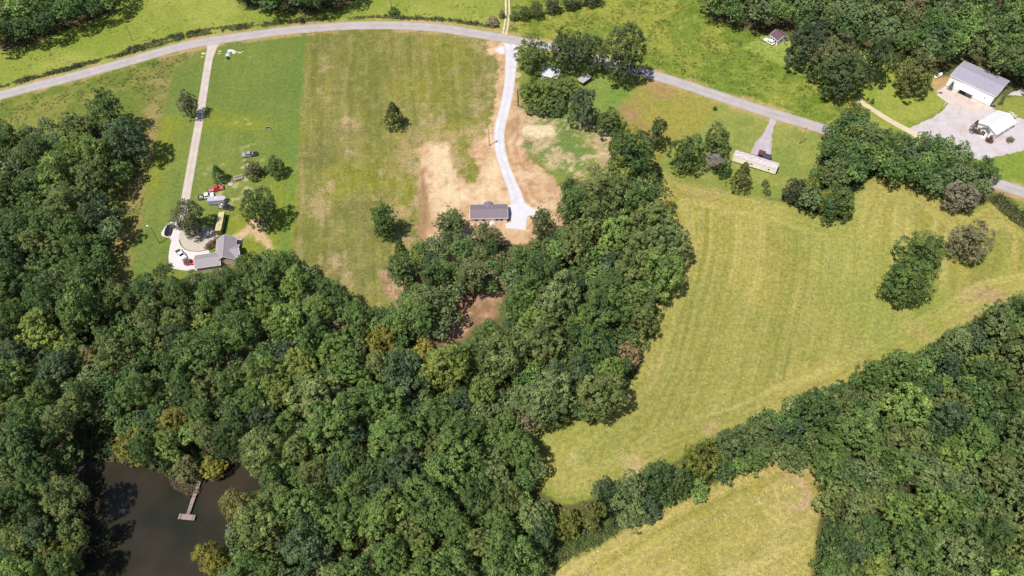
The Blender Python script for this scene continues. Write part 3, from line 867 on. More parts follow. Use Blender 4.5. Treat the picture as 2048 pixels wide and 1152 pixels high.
def door(root, wall, along_, w_, h_, half, mat=DOOR_BROWN, name="door"):
    m = MB()
    s = 1 if wall[1] == '+' else -1
    p0, p1 = sorted((s * (half + 0.003), s * (half + 0.06)))
    if wall[0] == 'y': m.box(along_ - w_ / 2, along_ + w_ / 2, p0, p1, 0.05, h_)
    else: m.box(p0, p1, along_ - w_ / 2, along_ + w_ / 2, 0.05, h_)
    d = m.build(name, mat, root)
    q = s * (half + 0.085)
    hb = MB()
    if wall[0] == 'y': hb.box(along_ + w_ * .36, along_ + w_ * .42, q - .025, q + .025, 1.0, 1.12)
    else: hb.box(q - .025, q + .025, along_ + w_ * .36, along_ + w_ * .42, 1.0, 1.12)
    hb.build("handle", STEEL, d)
    return d

def gable(root, L, W, zh, rise, over, wall_mat, roof_mat, gap=0.0, th=0.16, off=(0, 0, 0), hip=0.0, fascia=None, wall_name="wall"):
    """walls with gables (ridge along x) and two roof slopes."""
    ox, oy, oz = off
    l, w2 = L / 2 - over, W / 2 - over
    zr = zh + rise
    slope = rise / (W / 2)
    ztop = zh + slope * over                                    # wall top under the slope
    m = MB()
    m.add([(ox - l, oy - w2, 0), (ox - l, oy + w2, 0), (ox - l, oy + w2, ztop - th), (ox - l, oy, zr - th), (ox - l, oy - w2, ztop - th),
           (ox + l, oy - w2, 0), (ox + l, oy + w2, 0), (ox + l, oy + w2, ztop - th), (ox + l, oy, zr - th), (ox + l, oy - w2, ztop - th)],
          [(0, 4, 3, 2, 1), (5, 6, 7, 8, 9), (0, 5, 9, 4), (1, 2, 7, 6), (4, 9, 8, 3), (2, 3, 8, 7)])
    m.build(wall_name, wall_mat, root)
    for s in (-1, 1):
        q = [(ox - L / 2, oy + s * W / 2, zh), (ox + L / 2, oy + s * W / 2, zh), (ox + L / 2, oy, zr), (ox - L / 2, oy, zr)]
        if s > 0: q = [q[1], q[0], q[3], q[2]]
        rf = MB().slab(q, th - 0.01).build("roof_slope", roof_mat, root)
    if fascia:
        fm = MB()
        for s in (-1, 1):
            y0, y1 = sorted((oy + s * (W / 2 + 0.005), oy + s * (W / 2 + 0.07)))
            fm.box(ox - L / 2 - .05, ox + L / 2 + .05, y0, y1, zh - 0.24, zh - 0.03)
            for e in (-1, 1):
                x0, x1 = sorted((ox + e * (L / 2 + 0.004), ox + e * (L / 2 + 0.07)))
                fm.add([(x0, oy + s * W / 2, zh - .24), (x1, oy + s * W / 2, zh - .24), (x1, oy, zr - .24), (x0, oy, zr - .24), (x0, oy + s * W / 2, zh + .02), (x1, oy + s * W / 2, zh + .02), (x1, oy, zr + .02), (x0, oy, zr + .02)],
                       [(0, 1, 2, 3), (7, 6, 5, 4), (0, 4, 5, 1), (1, 5, 6, 2), (2, 6, 7, 3), (3, 7, 4, 0)])
        fm.build("fascia", fascia, root)
    m = MB().tube((ox - L / 2, oy, zr - 0.02), (ox + L / 2, oy, zr - 0.02), 0.09, n=6)
    m.build("ridge_cap", roof_mat, root)

# new house on the cleared soil
ctr, ang, L, W = frame_from((940, 437.5), (1016, 436), (1016, 407.8), 2.7)
h = empty("house", ctr, ang, "small new house with charcoal roof and beige siding on the bare soil", "house")
gable(h, L, W, 2.7, 1.25, 0.35, BEIGE, ROOF_DARK, fascia=TRIM)
fw = W / 2 - 0.35
for a_ in (-4.6, -2.0, 2.9, 4.6): window(h, 'y-', a_ * L / 14, 1.55, 1.1, 1.2, fw)
door(h, 'y-', 1.2 * L / 14, 0.95, 2.1, fw, mat=TRIM)
window(h, 'x+', 0.6, 1.55, 1.0, 1.2, L / 2 - .35); window(h, 'x-', 0.4, 1.55, 1.0, 1.2, L / 2 - .35)
m = MB()                                                        # porch gable at the back, its ridge across the main one
px0, px1 = -1.9 * L / 14, 1.7 * L / 14
pc = (px0 + px1) / 2
for s in (-1, 1):
    q = [(pc + s * (px1 - px0) / 2, W / 2 - 2.2, 2.9 + .32), (pc + s * (px1 - px0) / 2, W / 2 + 0.9, 2.65), (pc, W / 2 + 0.9, 3.45), (pc, W / 2 - 3.0, 3.75)]
    if s < 0: q = q[::-1]
    MB().slab(q, 0.14).build("porch_roof", ROOF_DARK, h)
for s in (px0 + .3, px1 - .3):
    MB().box(s - .07, s + .07, W / 2 + .6, W / 2 + .74, 0, 2.55).build("porch_post", TRIM, h)
MB().box(px0, px1, W / 2 - .3, W / 2 + .9, 0.0, 0.3).build("porch_floor", WOOD, h)
for a_, b_2 in ((-3.2, -1.0), (0.6, -1.4), (4.2, -.9), (1.2, 1.2)):
    zz = 2.7 + 1.25 * (1 - abs(b_2) / (W / 2))
    MB().tube((a_ * L / 14, b_2, zz - .1), (a_ * L / 14, b_2, zz + .35), 0.07).build("roof_vent", TRIM, h)
MB().box(1.0 * L / 14 - .9, 1.0 * L / 14 + .9, -fw - 1.5, -fw - 0.01, 0, .28).build("doorstep", CONC, h)

# house at the end of the concrete drive: three gabled wings
c0 = V3(444, 490, 3.0)
h = empty("house", (c0.x, c0.y, 0), 0.0, "grey roofed house with three gabled wings at the concrete apron", "house")
def loc(px, py, z): return V3(px, py, z) - Vector((c0.x, c0.y, 0))
def wing(root, A_, B_, C_, zh, rise, over, names=("wall",)):
    ctr, ang, L, W = frame_from(A_, B_, C_, zh)
    sub = MB()
    rot = Matrix.Rotation(ang, 4, 'Z')
    before = set(bpy.data.objects)
    gable(root, L, W, zh, rise, over, WING_WALL, ROOF_GREY, fascia=TRIM)
    for o in set(bpy.data.objects) - before:
        o.data.transform(Matrix.Translation(ctr - Vector((c0.x, c0.y, 0))) @ rot)
    return ctr - Vector((c0.x, c0.y, 0)), ang, L, W
WING_WALL = plain("tan_brick", (.50, .40, .35), 0.85, var=0.15, size=3)
# main wing: ridge runs away from the camera
MAINW = wing(h, (470, 519), (473, 475), (434, 474), 3.0, 2.3, 0.4)
GARW = wing(h, (389, 537), (441, 529.5), (437, 504), 2.85, 1.3, 0.4)
RIGHTW = wing(h, (452, 518), (480, 513), (477, 489), 2.9, 1.5, 0.4)
for (cx_, cy_, sz) in ((436, 500, .12), (447, 500, .12), (401, 515, .1)):
    p = loc(cx_, cy_, 4.3)
    MB().tube((p.x, p.y, 3.2), (p.x, p.y, 4.7), sz).build("roof_vent", TRIM, h)
p = loc(474, 484, 0.4)                                           # covered deck at the far corner
MB().box(p.x - 1.3, p.x + 1.6, p.y - 1.6, p.y + 1.6, 0.0, 0.45).build("deck", plain("deck", A(204, 190, 186), 0.8), h)
MB().box(p.x - 1.55, p.x - .35, p.y - 1.2, p.y + 1.2, 0.46, 1.05).build("hot_tub", plain("tub_black", (0.03, 0.03, 0.035), 0.4), h)
for sx in (-1, 1):
    for sy in (-1, 1):
        MB().box(p.x + 1.4 * (sx > 0) - 1.2 * (sx < 0) - .06, p.x + 1.4 * (sx > 0) - 1.2 * (sx < 0) + .06, p.y + sy * 1.5 - .06, p.y + sy * 1.5 + .06, .45, 1.4).build("deck_post", TRIM, h)
# island of shrubs in front of it comes with the plants

# white warehouse
zh = 5.2
ctr, ang, L, W = frame_from((1900.5, 151), (1991.6, 193), (2034.8, 168.5), zh)
h = empty("warehouse", ctr, ang, "large white metal warehouse with pale grey roof and a loading canopy", "warehouse")
gable(h, L, W, zh, 0.9, 0.25, WHITE_WALL, METAL_GREY, fascia=TRIM)
sm_ = MB()
for k in range(1, 22):
    for s in (-1, 1):
        xx = -L / 2 + L * k / 22
        q0, q1 = (xx, s * W / 2, zh), (xx, 0, zh + .9)
        sm_.add([(xx - .04, s * W / 2, zh + .002), (xx + .04, s * W / 2, zh + .002), (xx + .04, 0, zh + .902), (xx - .04, 0, zh + .902), (xx, s * W / 2, zh + .05), (xx, 0, zh + .95)],
                [(0, 4, 5, 3), (4, 1, 2, 5), (0, 1, 4), (3, 5, 2)])
tag(sm_.build("roof_seams", METAL_GREY, h), kind="stuff")
hw = W / 2 - .25
m = MB(); m.slab([(-0.2 * L, -hw - 2.1, 2.75), (0.10 * L, -hw - 2.1, 2.75), (0.10 * L, -hw - .01, 3.3), (-0.2 * L, -hw - .01, 3.3)], .12)
aw = m.build("canopy", TRIM, h)
m = MB().box(-.19 * L, -.04 * L, -hw - .06, -hw - .004, .05, 2.7); m.build("loading_bay", DARK, h)  # flat dark panel: the open bay's darkness under the canopy, put in as colour
m = MB().box(-.03 * L, .09 * L, -hw - .06, -hw - .004, .05, 2.6); m.build("loading_bay", plain("grey_door", (.25, .25, .28), .5), h)
for xx in (-.195, .095):
    m = MB(); m.box(xx * L - .06, xx * L + .06, -hw - 2.0, -hw - 1.88, 0, 2.72); m.build("canopy_post", STEEL, h)
MB().box(-L / 2 + .25, L / 2 - .25, -hw - .03, -hw - .003, 0, .18).build("base_flashing", plain("flashing", (.12, .11, .12), .6), h)
door(h, 'x+', -1.5, 1.0, 2.1, L / 2 - .25, mat=plain("grey_door2", (.3, .3, .33), .5))
m = MB(); m.box(.32 * L, .335 * L, -hw - .2, -hw - .004, 2.4, 2.7); m.build("wall_lamp", DARK, h)
window(h, 'x+', 3.5, 3.4, 1.2, .8, L / 2 - .25)

# white chapel
zh = 2.9
ctr, ang, L, W = frame_from((1954.4, 248), (1991, 223), (2034, 244.7), zh)
ang_f = ang
ctr2, ang, L, W = frame_from((1993.5, 269.7), (2034, 244.7), (1991.5, 223.5), zh)
h = empty("chapel", ctr2, ang, "small white church hall with bright white roof and gabled entrance porch", "church hall")
gable(h, L, W, zh, 1.5, 0.35, WHITE_WALL, METAL_WHITE, fascia=TRIM)
hl = L / 2 - .35
hwc = W / 2 - .35
pw, pd, ph = 1.5, 1.5, 2.4
m = MB(); m.add([(-hl - pd, -pw, 0), (-hl - pd, pw, 0), (-hl - pd, pw, ph), (-hl - pd, 0, ph + .75), (-hl - pd, -pw, ph), (-hl - .004, -pw, 0), (-hl - .004, pw, 0), (-hl - .004, pw, ph), (-hl - .004, 0, ph + .75), (-hl - .004, -pw, ph)],
                [(0, 4, 3, 2, 1), (5, 6, 7, 8, 9), (0, 5, 9, 4), (1, 2, 7, 6), (4, 9, 8, 3), (2, 3, 8, 7)])
pr = m.build("porch", WHITE_WALL, h)
for s in (-1, 1):
    q = [(-hl - pd - .2, s * (pw + .2), ph - .08), (-hl - .02, s * (pw + .2), ph - .08), (-hl - .02, 0, ph + .88), (-hl - pd - .2, 0, ph + .88)]
    if s > 0: q = [q[1], q[0], q[3], q[2]]
    MB().slab(q, .1).build("porch_roof", plain("porch_trim", A(120, 110, 110), .7), pr)
for s in (-1, 1):
    y0, y1 = sorted((s * .04, s * .72))
    d = MB().box(-hl - pd - .06, -hl - pd - .004, y0, y1, .1, 2.1).build("door", plain("dark_door", (.05, .045, .045), .4), h)
    MB().box(-hl - pd - .09, -hl - pd - .06, s * .12 - .02, s * .12 + .02, 1.0, 1.1).build("handle", STEEL, d)
for k in range(4):
    window(h, 'y-', -hl + L * (.15 + .22 * k), 1.6, .9, 1.3, hwc); window(h, 'y+', -hl + L * (.15 + .22 * k), 1.6, .9, 1.3, hwc)
MB().box(-hl - pd - 1.6, -hl - pd - .02, -1.4, 1.4, 0, .16).build("doorstep", CONC, h)

# white house at the wood's edge, top
zh = 2.7
ctr, ang, L, W = frame_from((1543.6, 67.3), (1560, 80.4), (1573.5, 75.5), zh)
W = max(W, 6.0)
h = empty("house", ctr, ang, "little white house with brown roof at the edge of the far wood", "house")
gable(h, L, W, zh, 1.6, .3, WHITE_WALL, ROOF_BROWN, fascia=TRIM)
for a_ in (-.3, .0): window(h, 'y-', a_ * L, 1.5, .9, 1.2, W / 2 - .3)
door(h, 'y-', .25 * L, .9, 2.0, W / 2 - .3)
window(h, 'x+', -.5, 1.5, .9, 1.2, L / 2 - .3)
MB().tube((0, .9, zh + .9), (0, .9, zh + 2.3), .22, n=6).build("chimney", plain("chimney", A(180, 140, 130), .9), h)

# silver-roofed house hidden among the oaks
zh = 3.0
ctr, ang, L, W = frame_from((1083, 148), (1113, 156), (1119, 139), zh)
h = empty("house", ctr, ang, "white metal roofed house half hidden under trees beside the new drive", "house")
gable(h, L * 1.1, W * 1.15, zh, 1.0, .35, WHITE_WALL, SILVER, fascia=TRIM)
for a_ in (-.25, .25): window(h, 'y-', a_ * L, 1.5, .9, 1.2, W * .575 - .35)
door(h, 'y-', 0, .9, 2.0, W * .575 - .35)
# lean-to carport next to it
a, b = V3(1160, 163, 2.3), V3(1179, 150, 2.3)
cp = empty("carport", ((a.x + b.x) / 2, (a.y + b.y) / 2, 0), math.atan2(b.y - a.y, b.x - a.x), "grey roofed open carport under the oaks by the green yard", "carport")
lc = (b - a).length / 2
MB().slab([(-lc, -1.5, 2.25), (lc, -1.5, 2.25), (lc, 1.5, 2.6), (-lc, 1.5, 2.6)], .1).build("roof", plain("carport_roof", A(206, 200, 204), .6, var=.06), cp)
for sx in (-1, 1):
    for sy in (-1, 1): MB().box(sx * (lc - .2) - .06, sx * (lc - .2) + .06, sy * 1.35 - .06, sy * 1.35 + .06, 0, 2.15).build("post", WOOD, cp)

# mobile home
zh = 3.1
ctr, ang, L, W = frame_from((1467, 309.5), (1555, 337), (1560.5, 329.2), zh)
W = max(W, 3.6)
h = empty("mobile_home", ctr, ang, "long cream mobile home with rust streaked flat roof on the lawn", "mobile home")
MB().box(-L / 2 + .05, L / 2 - .05, -W / 2 + .05, W / 2 - .05, .55, zh - .1).build("wall", CREAM, h)
m = MB().prism([(-W / 2, zh - .1), (W / 2, zh - .1), (W / 2, zh), (0, zh + .22), (-W / 2, zh)], -L / 2, L / 2)
m.v = [(b_, a_, c_) for a_, b_, c_ in m.v]
m.f = [q[::-1] for q in m.f]
m.build("roof", RUSTY, h)
MB().box(-L / 2 + .2, L / 2 - .2, -W / 2 + .2, W / 2 - .2, 0.0, .55).build("skirting", plain("skirt_dark", (.05, .045, .045), .8), h)
for a_ in (-.08, -.05, .33): window(h, 'y-', a_ * L, 1.9, .55, .7, W / 2 - .05)
for a_ in (-.3, -.1, .3): window(h, 'y+', a_ * L, 1.9, .9, .8, W / 2 - .05)
door(h, 'y+', .12 * L, .85, 2.4, W / 2 - .05, mat=TRIM)
window(h, 'x+', 0, 1.8, 1.2, .9, L / 2 - .05)
MB().box(L / 2 + .02, L / 2 + 1.0, -.06, .06, .4, .55).build("hitch", STEEL, h)
for a_ in (-.32, .02, .4): MB().box(a_ * L - .15, a_ * L + .15, -.15, .15, zh + .2, zh + .42).build("roof_vent", TRIM, h)
# the two things behind it
p = V3(1523, 309, 1.2)
s = empty("porch_deck", (p.x, p.y, 0), ang, "small reddish brown roofed porch behind the mobile home", "porch")
MB().box(-1.2, 1.2, -1.3, 1.3, 0, .5).build("deck", WOOD, s)
MB().slab([(-1.3, -1.4, 2.2), (1.3, -1.4, 2.2), (1.3, 1.4, 2.05), (-1.3, 1.4, 2.05)], .1).build("roof", PORCH_RED, s)
for sx in (-1, 1):
    for sy in (-1, 1): MB().box(sx * 1.15 - .05, sx * 1.15 + .05, sy * 1.25 - .05, sy * 1.25 + .05, .5, 2.0).build("post", WOOD, s)
p = V3(1534, 315, 1.2)
s = empty("garden_shed", (p.x, p.y, 0), ang, "dark blue roofed garden shed behind the mobile home", "shed")
MB().box(-1.3, 1.3, -1.1, 1.1, 0, 1.9).build("wall", plain("shed_wall", A(120, 112, 118), .8), s)
for q in (1, -1):
    qd = [(-1.45, q * 1.3, 1.85), (1.45, q * 1.3, 1.85), (1.45, 0, 2.4), (-1.45, 0, 2.4)]
    if q > 0: qd = [qd[1], qd[0], qd[3], qd[2]]
    MB().slab(qd, .08).build("roof_slope", TARP_BLUE, s)
door(s, 'y-', 0, .9, 1.7, 1.1)

# long camper trailer beside the left house
a, b = V3(443.2, 423.5, 2.6), V3(435.4, 461, 2.6)
d_ = a - b
s = empty("camper_trailer", ((a.x + b.x) / 2, (a.y + b.y) / 2, 0), math.atan2(d_.y, d_.x), "long narrow camper trailer with stained tan roof beside the big tree", "camper trailer")
lc = d_.length / 2
MB().box(-lc, lc, -1.05, 1.05, .55, 2.5).build("body", plain("camper_body", A(120, 116, 74), .6, var=.15), s, bevel=.12)
MB().box(-lc + .03, lc - .03, -1.02, 1.02, 2.5, 2.6).build("roof", plain("camper_roof", A(238, 218, 160), .7, var=.1, size=.8, dirt=tuple(A(176, 156, 124)), dirt_amt=.8), s)
MB().box(lc, lc + 1.2, -.06, .06, .5, .6).build("hitch", STEEL, s)
for sy in (-1, 1):
    for xx in (-.5, .5):
        w_ = MB().tube((xx, sy * .82, .35), (xx, sy * 1.02, .35), .35, n=14).build("wheel", DARK, s)
        MB().tube((xx, sy * .9, .35), (xx, sy * 1.035, .35), .18, n=10).build("rim", STEEL, w_)
for a_ in (-.5, .2): 
    window(s, 'y-', a_ * lc, 1.7, 1.0, .5, 1.05)
MB().box(-.3, .3, -.3, .3, 2.6, 2.75).build("roof_vent", TRIM, s)

# ------------------------------------------------------------------ dock
p0, p1 = V3(403, 950, .35), V3(373.5, 1034, .35)
d_ = (p1 - p0)
dk = empty("dock", (p0.x, p0.y, 0), math.atan2(d_.y, d_.x), "weathered wooden dock with T shaped end on the pond", "dock")
ld = d_.length
def planks(root, x0, x1, y0, y1, n, along_x, name="plank"):
    for k in range(n):
        zz = .35 + R.uniform(-.012, .012)
        if along_x:
            a_, b_ = x0 + (x1 - x0) * k / n + .012, x0 + (x1 - x0) * (k + 1) / n - .012
            o = MB().box(a_, b_, y0 + R.uniform(-.04, .04), y1 + R.uniform(-.04, .04), zz - .04, zz)
        else:
            a_, b_ = y0 + (y1 - y0) * k / n + .012, y0 + (y1 - y0) * (k + 1) / n - .012
            o = MB().box(x0 + R.uniform(-.04, .04), x1 + R.uniform(-.04, .04), a_, b_, zz - .04, zz)
        q = o.build(name, PLANKS[R.randrange(len(PLANKS))], root)
PLANKS = [plain("plank_" + n_, A(*c_), .9, var=.15, size=4) for n_, c_ in (("grey", (172, 152, 148)), ("pink", (184, 160, 152)), ("dark", (146, 128, 126)))]
wd = .5
planks(dk, 0, ld - .75, -wd, wd, int(ld / .3), True)
th = 2.25
planks(dk, ld - .75, ld + .75, -th, th, 15, False)
for q in (-wd + .1, wd - .1): MB().box(-.2, ld - .8, q - .06, q + .06, .12, .30).build("beam", WOOD_DK, dk)
for q in (-.6, .6): MB().box(ld + q - .06, ld + q + .06, -th + .1, th - .1, .12, .30).build("beam", WOOD_DK, dk)
for xx in [ld * f for f in (.1, .35, .6, .85)]:
    for q in (-wd + .02, wd - .02): MB().tube((xx, q, -1.9), (xx, q, .3), .08).build("pile", WOOD_DK, dk)
for q in (-th + .15, 0, th - .15):
    for xx in (ld - .55, ld + .55): MB().tube((xx, q, -1.9), (xx, q, .3), .08).build("pile", WOOD_DK, dk)

# ------------------------------------------------------------------ poles and fence
POLE = plain("pole_wood", A(170, 150, 120), .9, var=.15, size=2)
def utility_pole(base, h_, label, arm=0.0, arm_ang=0.0, lamp=False, transformer=False, lean=(0, 0)):
    x_, y_ = P(*base)
    o = empty("utility_pole", (x_, y_, 0), arm_ang, label, "utility pole", "utility poles")
    top = (lean[0], lean[1], h_)
    MB().tube((0, 0, -.2), top, .17, .11).build("pole", POLE, o)
    if arm:
        MB().box(-arm, arm, -.06 + lean[1], .06 + lean[1], h_ - .8, h_ - .65).build("crossarm", WOOD, o)
        for q in (-arm + .15, 0.25, arm - .15):
            MB().tube((q, lean[1], h_ - .65), (q, lean[1], h_ - .48), .05, n=6).build("insulator", TRIM, o)
    if transformer:
        MB().tube((.42, 0, h_ - 2.3), (.42, 0, h_ - 1.2), .27, n=12).build("transformer", plain("transformer_grey", (.55, .55, .56), .5), o)
        MB().tube((.1, 0, h_ - .15), (.1, 0, h_ + .25), .09, n=6).build("insulator", TRIM, o)
    if lamp:
        MB().tube((0, 0, h_ - .5), (-.9, .2, h_ - .1), .035, n=6).build("lamp_arm", STEEL, o)
        MB().box(-1.35, -.8, .05, .4, h_ - .22, h_ - .02).build("lamp_head", TRIM, o)
    return o
utility_pole((319, 487), 9.0, "wooden utility pole with white lamp beside the parked black car", lamp=True)
utility_pole((291, 262), 8.0, "utility pole at the edge of the dark wood above the lawn", arm=.6)
utility_pole((265.5, 82), 8.5, "utility pole in the roadside brush of the far pasture", arm=.7, arm_ang=.3)
utility_pole((783.5, 17), 9.0, "utility pole behind the lone shrub in the far pasture", arm=.7)
utility_pole((1316, 132), 9.0, "utility pole with crossarm in the pasture by the tall oak", arm=1.1, arm_ang=-.3)
utility_pole((1598, 288), 8.5, "leaning utility pole on the lawn near the mobile home drive", arm=.6, lean=(.8, 0))
utility_pole((978.5, 292), 8.5, "new utility pole with grey transformer beside the white gravel drive", transformer=True)

# garden fence: wooden posts and rails round the hidden house's yard
fl = [P(*p) for p in ((1034.5, 182), (1035.5, 213), (1052, 220), (1080, 229), (1105, 237), (1116, 229), (1128, 217))]
x_, y_ = fl[0]
fe = empty("fence", (x_, y_, 0), 0, "dark wooden post and rail fence round the tree shaded yard", "fence")
for (ax_, ay_), (bx_, by_) in zip(fl[:-1], fl[1:]):
    Ln = math.hypot(bx_ - ax_, by_ - ay_)
    n = max(1, round(Ln / 2.4))
    for k in range(n):
        q = (ax_ + (bx_ - ax_) * k / n - x_, ay_ + (by_ - ay_) * k / n - y_)
        q2 = (ax_ + (bx_ - ax_) * (k + 1) / n - x_, ay_ + (by_ - ay_) * (k + 1) / n - y_)
        MB().box(q[0] - .08, q[0] + .08, q[1] - .08, q[1] + .08, 0, 1.5).build("post", WOOD_DK, fe)
        for zz in (.4, .85, 1.3): MB().tube((*q, zz), (*q2, zz), .06, n=5).build("rail", WOOD_DK, fe)
# short white rail by the warehouse lawn
a, b = P(1888, 212), P(1895, 199)
fe = empty("fence", (*a, 0), 0, "short pale rail fence at the lawn corner by the concrete pad", "fence")
for k in range(4):
    q = ((b[0] - a[0]) * k / 3, (b[1] - a[1]) * k / 3)
    MB().box(q[0] - .07, q[0] + .07, q[1] - .07, q[1] + .07, 0, 1.1).build("post", TRIM, fe)
for zz in (.55, 1.0): MB().tube((0, 0, zz), (b[0] - a[0], b[1] - a[1], zz), .06, n=5).build("rail", TRIM, fe)

# ------------------------------------------------------------------ vehicles
TYRE = plain("tyre", (.025, .025, .027), .85)
CHROME = plain("chrome", (.55, .55, .57), .25, metal=.9)
LAMP_R = plain("tail_lamp", (.35, .02, .02), .3)
LAMP_W = plain("head_lamp", (.75, .75, .72), .15)
def paint(name, col, rough=.3, **k):
    return plain(name, col, rough, coat=.4, var=.05, size=1.2, **k)
def wheels(root, xs, half, r=.38, wd=.26):
    for xx in xs:
        for s in (-1, 1):
            w_ = MB().tube((xx, s * (half - wd), r), (xx, s * half, r), r, n=18).build("wheel", TYRE, root)
            MB().tube((xx, s * (half - .1), r), (xx, s * (half + .012), r), r * .58, n=12).build("rim", CHROME, w_)
def cabin(root, body, x0, x1, tx0, tx1, w0, w1, z0, z1, pm, roof_mat=None, split=True):
    """tapered cabin with glass on all sides and a painted roof."""
    cab = MB().frustum((x0, x1, -w0, w0), (tx0, tx1, -w1, w1), z0, z1).build("cab", pm, root, bevel=.05)
    def lerp(t): return (x0 + (tx0 - x0) * t, x1 + (tx1 - x1) * t, w0 + (w1 - w0) * t, z0 + (z1 - z0) * t)
    a, b = lerp(.14), lerp(.86)
    e = .02
    MB().slab([(a[1] + e, -a[2] + .12, a[3]), (a[1] + e, a[2] - .12, a[3]), (b[1] + e, b[2] - .12, b[3]), (b[1] + e, -b[2] + .12, b[3])], .015).build("windscreen", GLASS, root)
    MB().slab([(a[0] - e, a[2] - .14, a[3]), (a[0] - e, -a[2] + .14, a[3]), (b[0] - e, -b[2] + .14, b[3]), (b[0] - e, b[2] - .14, b[3])], .015).build("rear_window", GLASS, root)
    mid = (x0 + x1) / 2
    for s in (-1, 1):
        for u0, u1 in ((.08, .48), (.54, .90)) if split else ((.12, .88),):
            q = [(a[0] + (a[1] - a[0]) * u0, s * (a[2] + e), a[3]), (a[0] + (a[1] - a[0]) * u1, s * (a[2] + e), a[3]), (b[0] + (b[1] - b[0]) * u1, s * (b[2] + e), b[3]), (b[0] + (b[1] - b[0]) * u0, s * (b[2] + e), b[3])]
            if s > 0: q = q[::-1]
            MB().slab(q, .015).build("side_window", GLASS, root)
    if roof_mat:
        MB().box(tx0 + .05, tx1 - .05, -w1 + .05, w1 - .05, z1 + .002, z1 + .05).build("soft_top", roof_mat, root)
    for s in (-1, 1):
        MB().box(x1 - .35, x1 - .2, *sorted((s * (w0 + .02), s * (w0 + .2))), z0 + .05, z0 + .22).build("mirror", pm, root)
def lamps(root, xf, xr, w_, z_):
    for s in (-1, 1):
        MB().box(xf - .02, xf + .03, *sorted((s * (w_ - .38), s * (w_ - .08))), z_ - .09, z_ + .09).build("headlight", LAMP_W, root)
        MB().box(xr - .03, xr + .02, *sorted((s * (w_ - .22), s * (w_ - .06))), z_ - .12, z_ + .14).build("tail_light", LAMP_R, root)
def pickup(px, heading, label, pm, L=5.6, bed_mat=None, hood=None, cargo=None, W=1.95, group=None):
    x_, y_ = P(*px, .8)
    o = empty("pickup_truck", (x_, y_, 0), heading, label, "pickup truck", group)
    w_ = W / 2
    f, r = L / 2, -L / 2
    cb = -.12 * L                                                # back of the cab
    MB().box(cb, f - .05, -w_, w_, .42, .98).build("body", pm, o, bevel=.08)
    MB().frustum((f - 1.35, f - .07, -w_ + .06, w_ - .06), (f - 1.30, f - .22, -w_ + .14, w_ - .14), .98, 1.12).build("hood", hood or pm, o, bevel=.04)
    cabin(o, None, cb + .02, f - 1.25, cb + .22, f - 2.0, w_ - .06, w_ - .22, .98, 1.78, pm)
    bm = bed_mat or pm
    MB().box(r + .06, cb - .03, -w_ + .1, w_ - .1, .45, .62).build("bed_floor", DARK if not bed_mat else bed_mat, o)
    for s in (-1, 1): MB().box(r + .06, cb - .03, *sorted((s * (w_ - .1), s * w_)), .45, 1.05).build("bed_side", bm, o, bevel=.03)
    MB().box(r, r + .055, -w_ + .02, w_ - .02, .5, 1.05).build("tailgate", bm, o)
    MB().box(cb - .028, cb + .018, -w_ + .1, w_ - .1, .5, 1.08).build("bed_front", bm, o)
    MB().box(f - .04, f + .1, -w_ + .05, w_ - .05, .42, .62).build("front_bumper", CHROME, o)
    MB().box(r - .12, r - .005, -w_ + .05, w_ - .05, .42, .6).build("rear_bumper", CHROME, o)
    lamps(o, f - .03, r, w_, .82)
    wheels(o, (f - .95, r + 1.15), w_ + .01)
    if cargo: cargo(o, r + .2, cb - .2, w_ - .2)
    return o
def car(px, heading, label, pm, name="car", cat="car", L=4.7, W=1.85, z=(.4, .95, 1.65), cabx=(-.42, .20), top=(-.36, .08), soft=None, extra=None, r=.36, zp=.8):
    x_, y_ = P(*px, zp)
    o = empty(name, (x_, y_, 0), heading, label, cat)
    w_ = W / 2
    MB().box(-L / 2, L / 2, -w_, w_, z[0], z[1]).build("body", pm, o, bevel=.12)
    cabin(o, None, cabx[0] * L, cabx[1] * L, top[0] * L, top[1] * L, w_ - .05, w_ - .2, z[1] - .01, z[2], pm, soft)
    lamps(o, L / 2 - .02, -L / 2, w_, (z[0] + z[1]) / 2 + .1)
    MB().box(L / 2 - .05, L / 2 + .06, -w_ + .1, w_ - .1, z[0], z[0] + .2).build("front_bumper", DARK, o)
    wheels(o, (L * .31, -L * .31), w_ + .01, r)
    if extra: extra(o, L, w_)
    return o
def heading(a, b):
    p, q = P(*a), P(*b)
    return math.atan2(q[1] - p[1], q[0] - p[0])
def scrap(o, x0, x1, hw):
    for k in range(7):
        xx, yy = R.uniform(x0 + .3, x1 - .3), R.uniform(-hw + .2, hw - .2)
        s_ = R.uniform(.18, .4)
        MB().frustum((xx - s_, xx + s_, yy - s_ * .7, yy + s_ * .7), (xx - s_ * .8, xx + s_ * .8, yy - s_ * .6, yy + s_ * .6), .62, .62 + R.uniform(.3, .7)).build("scrap", [TRIM, WOOD, STEEL, DARK][k % 4], o)
def toolbox(o, x0, x1, hw):
    MB().box(x1 - .5, x1 - .05, -hw, hw, .64, 1.12).build("toolbox", STEEL, o)

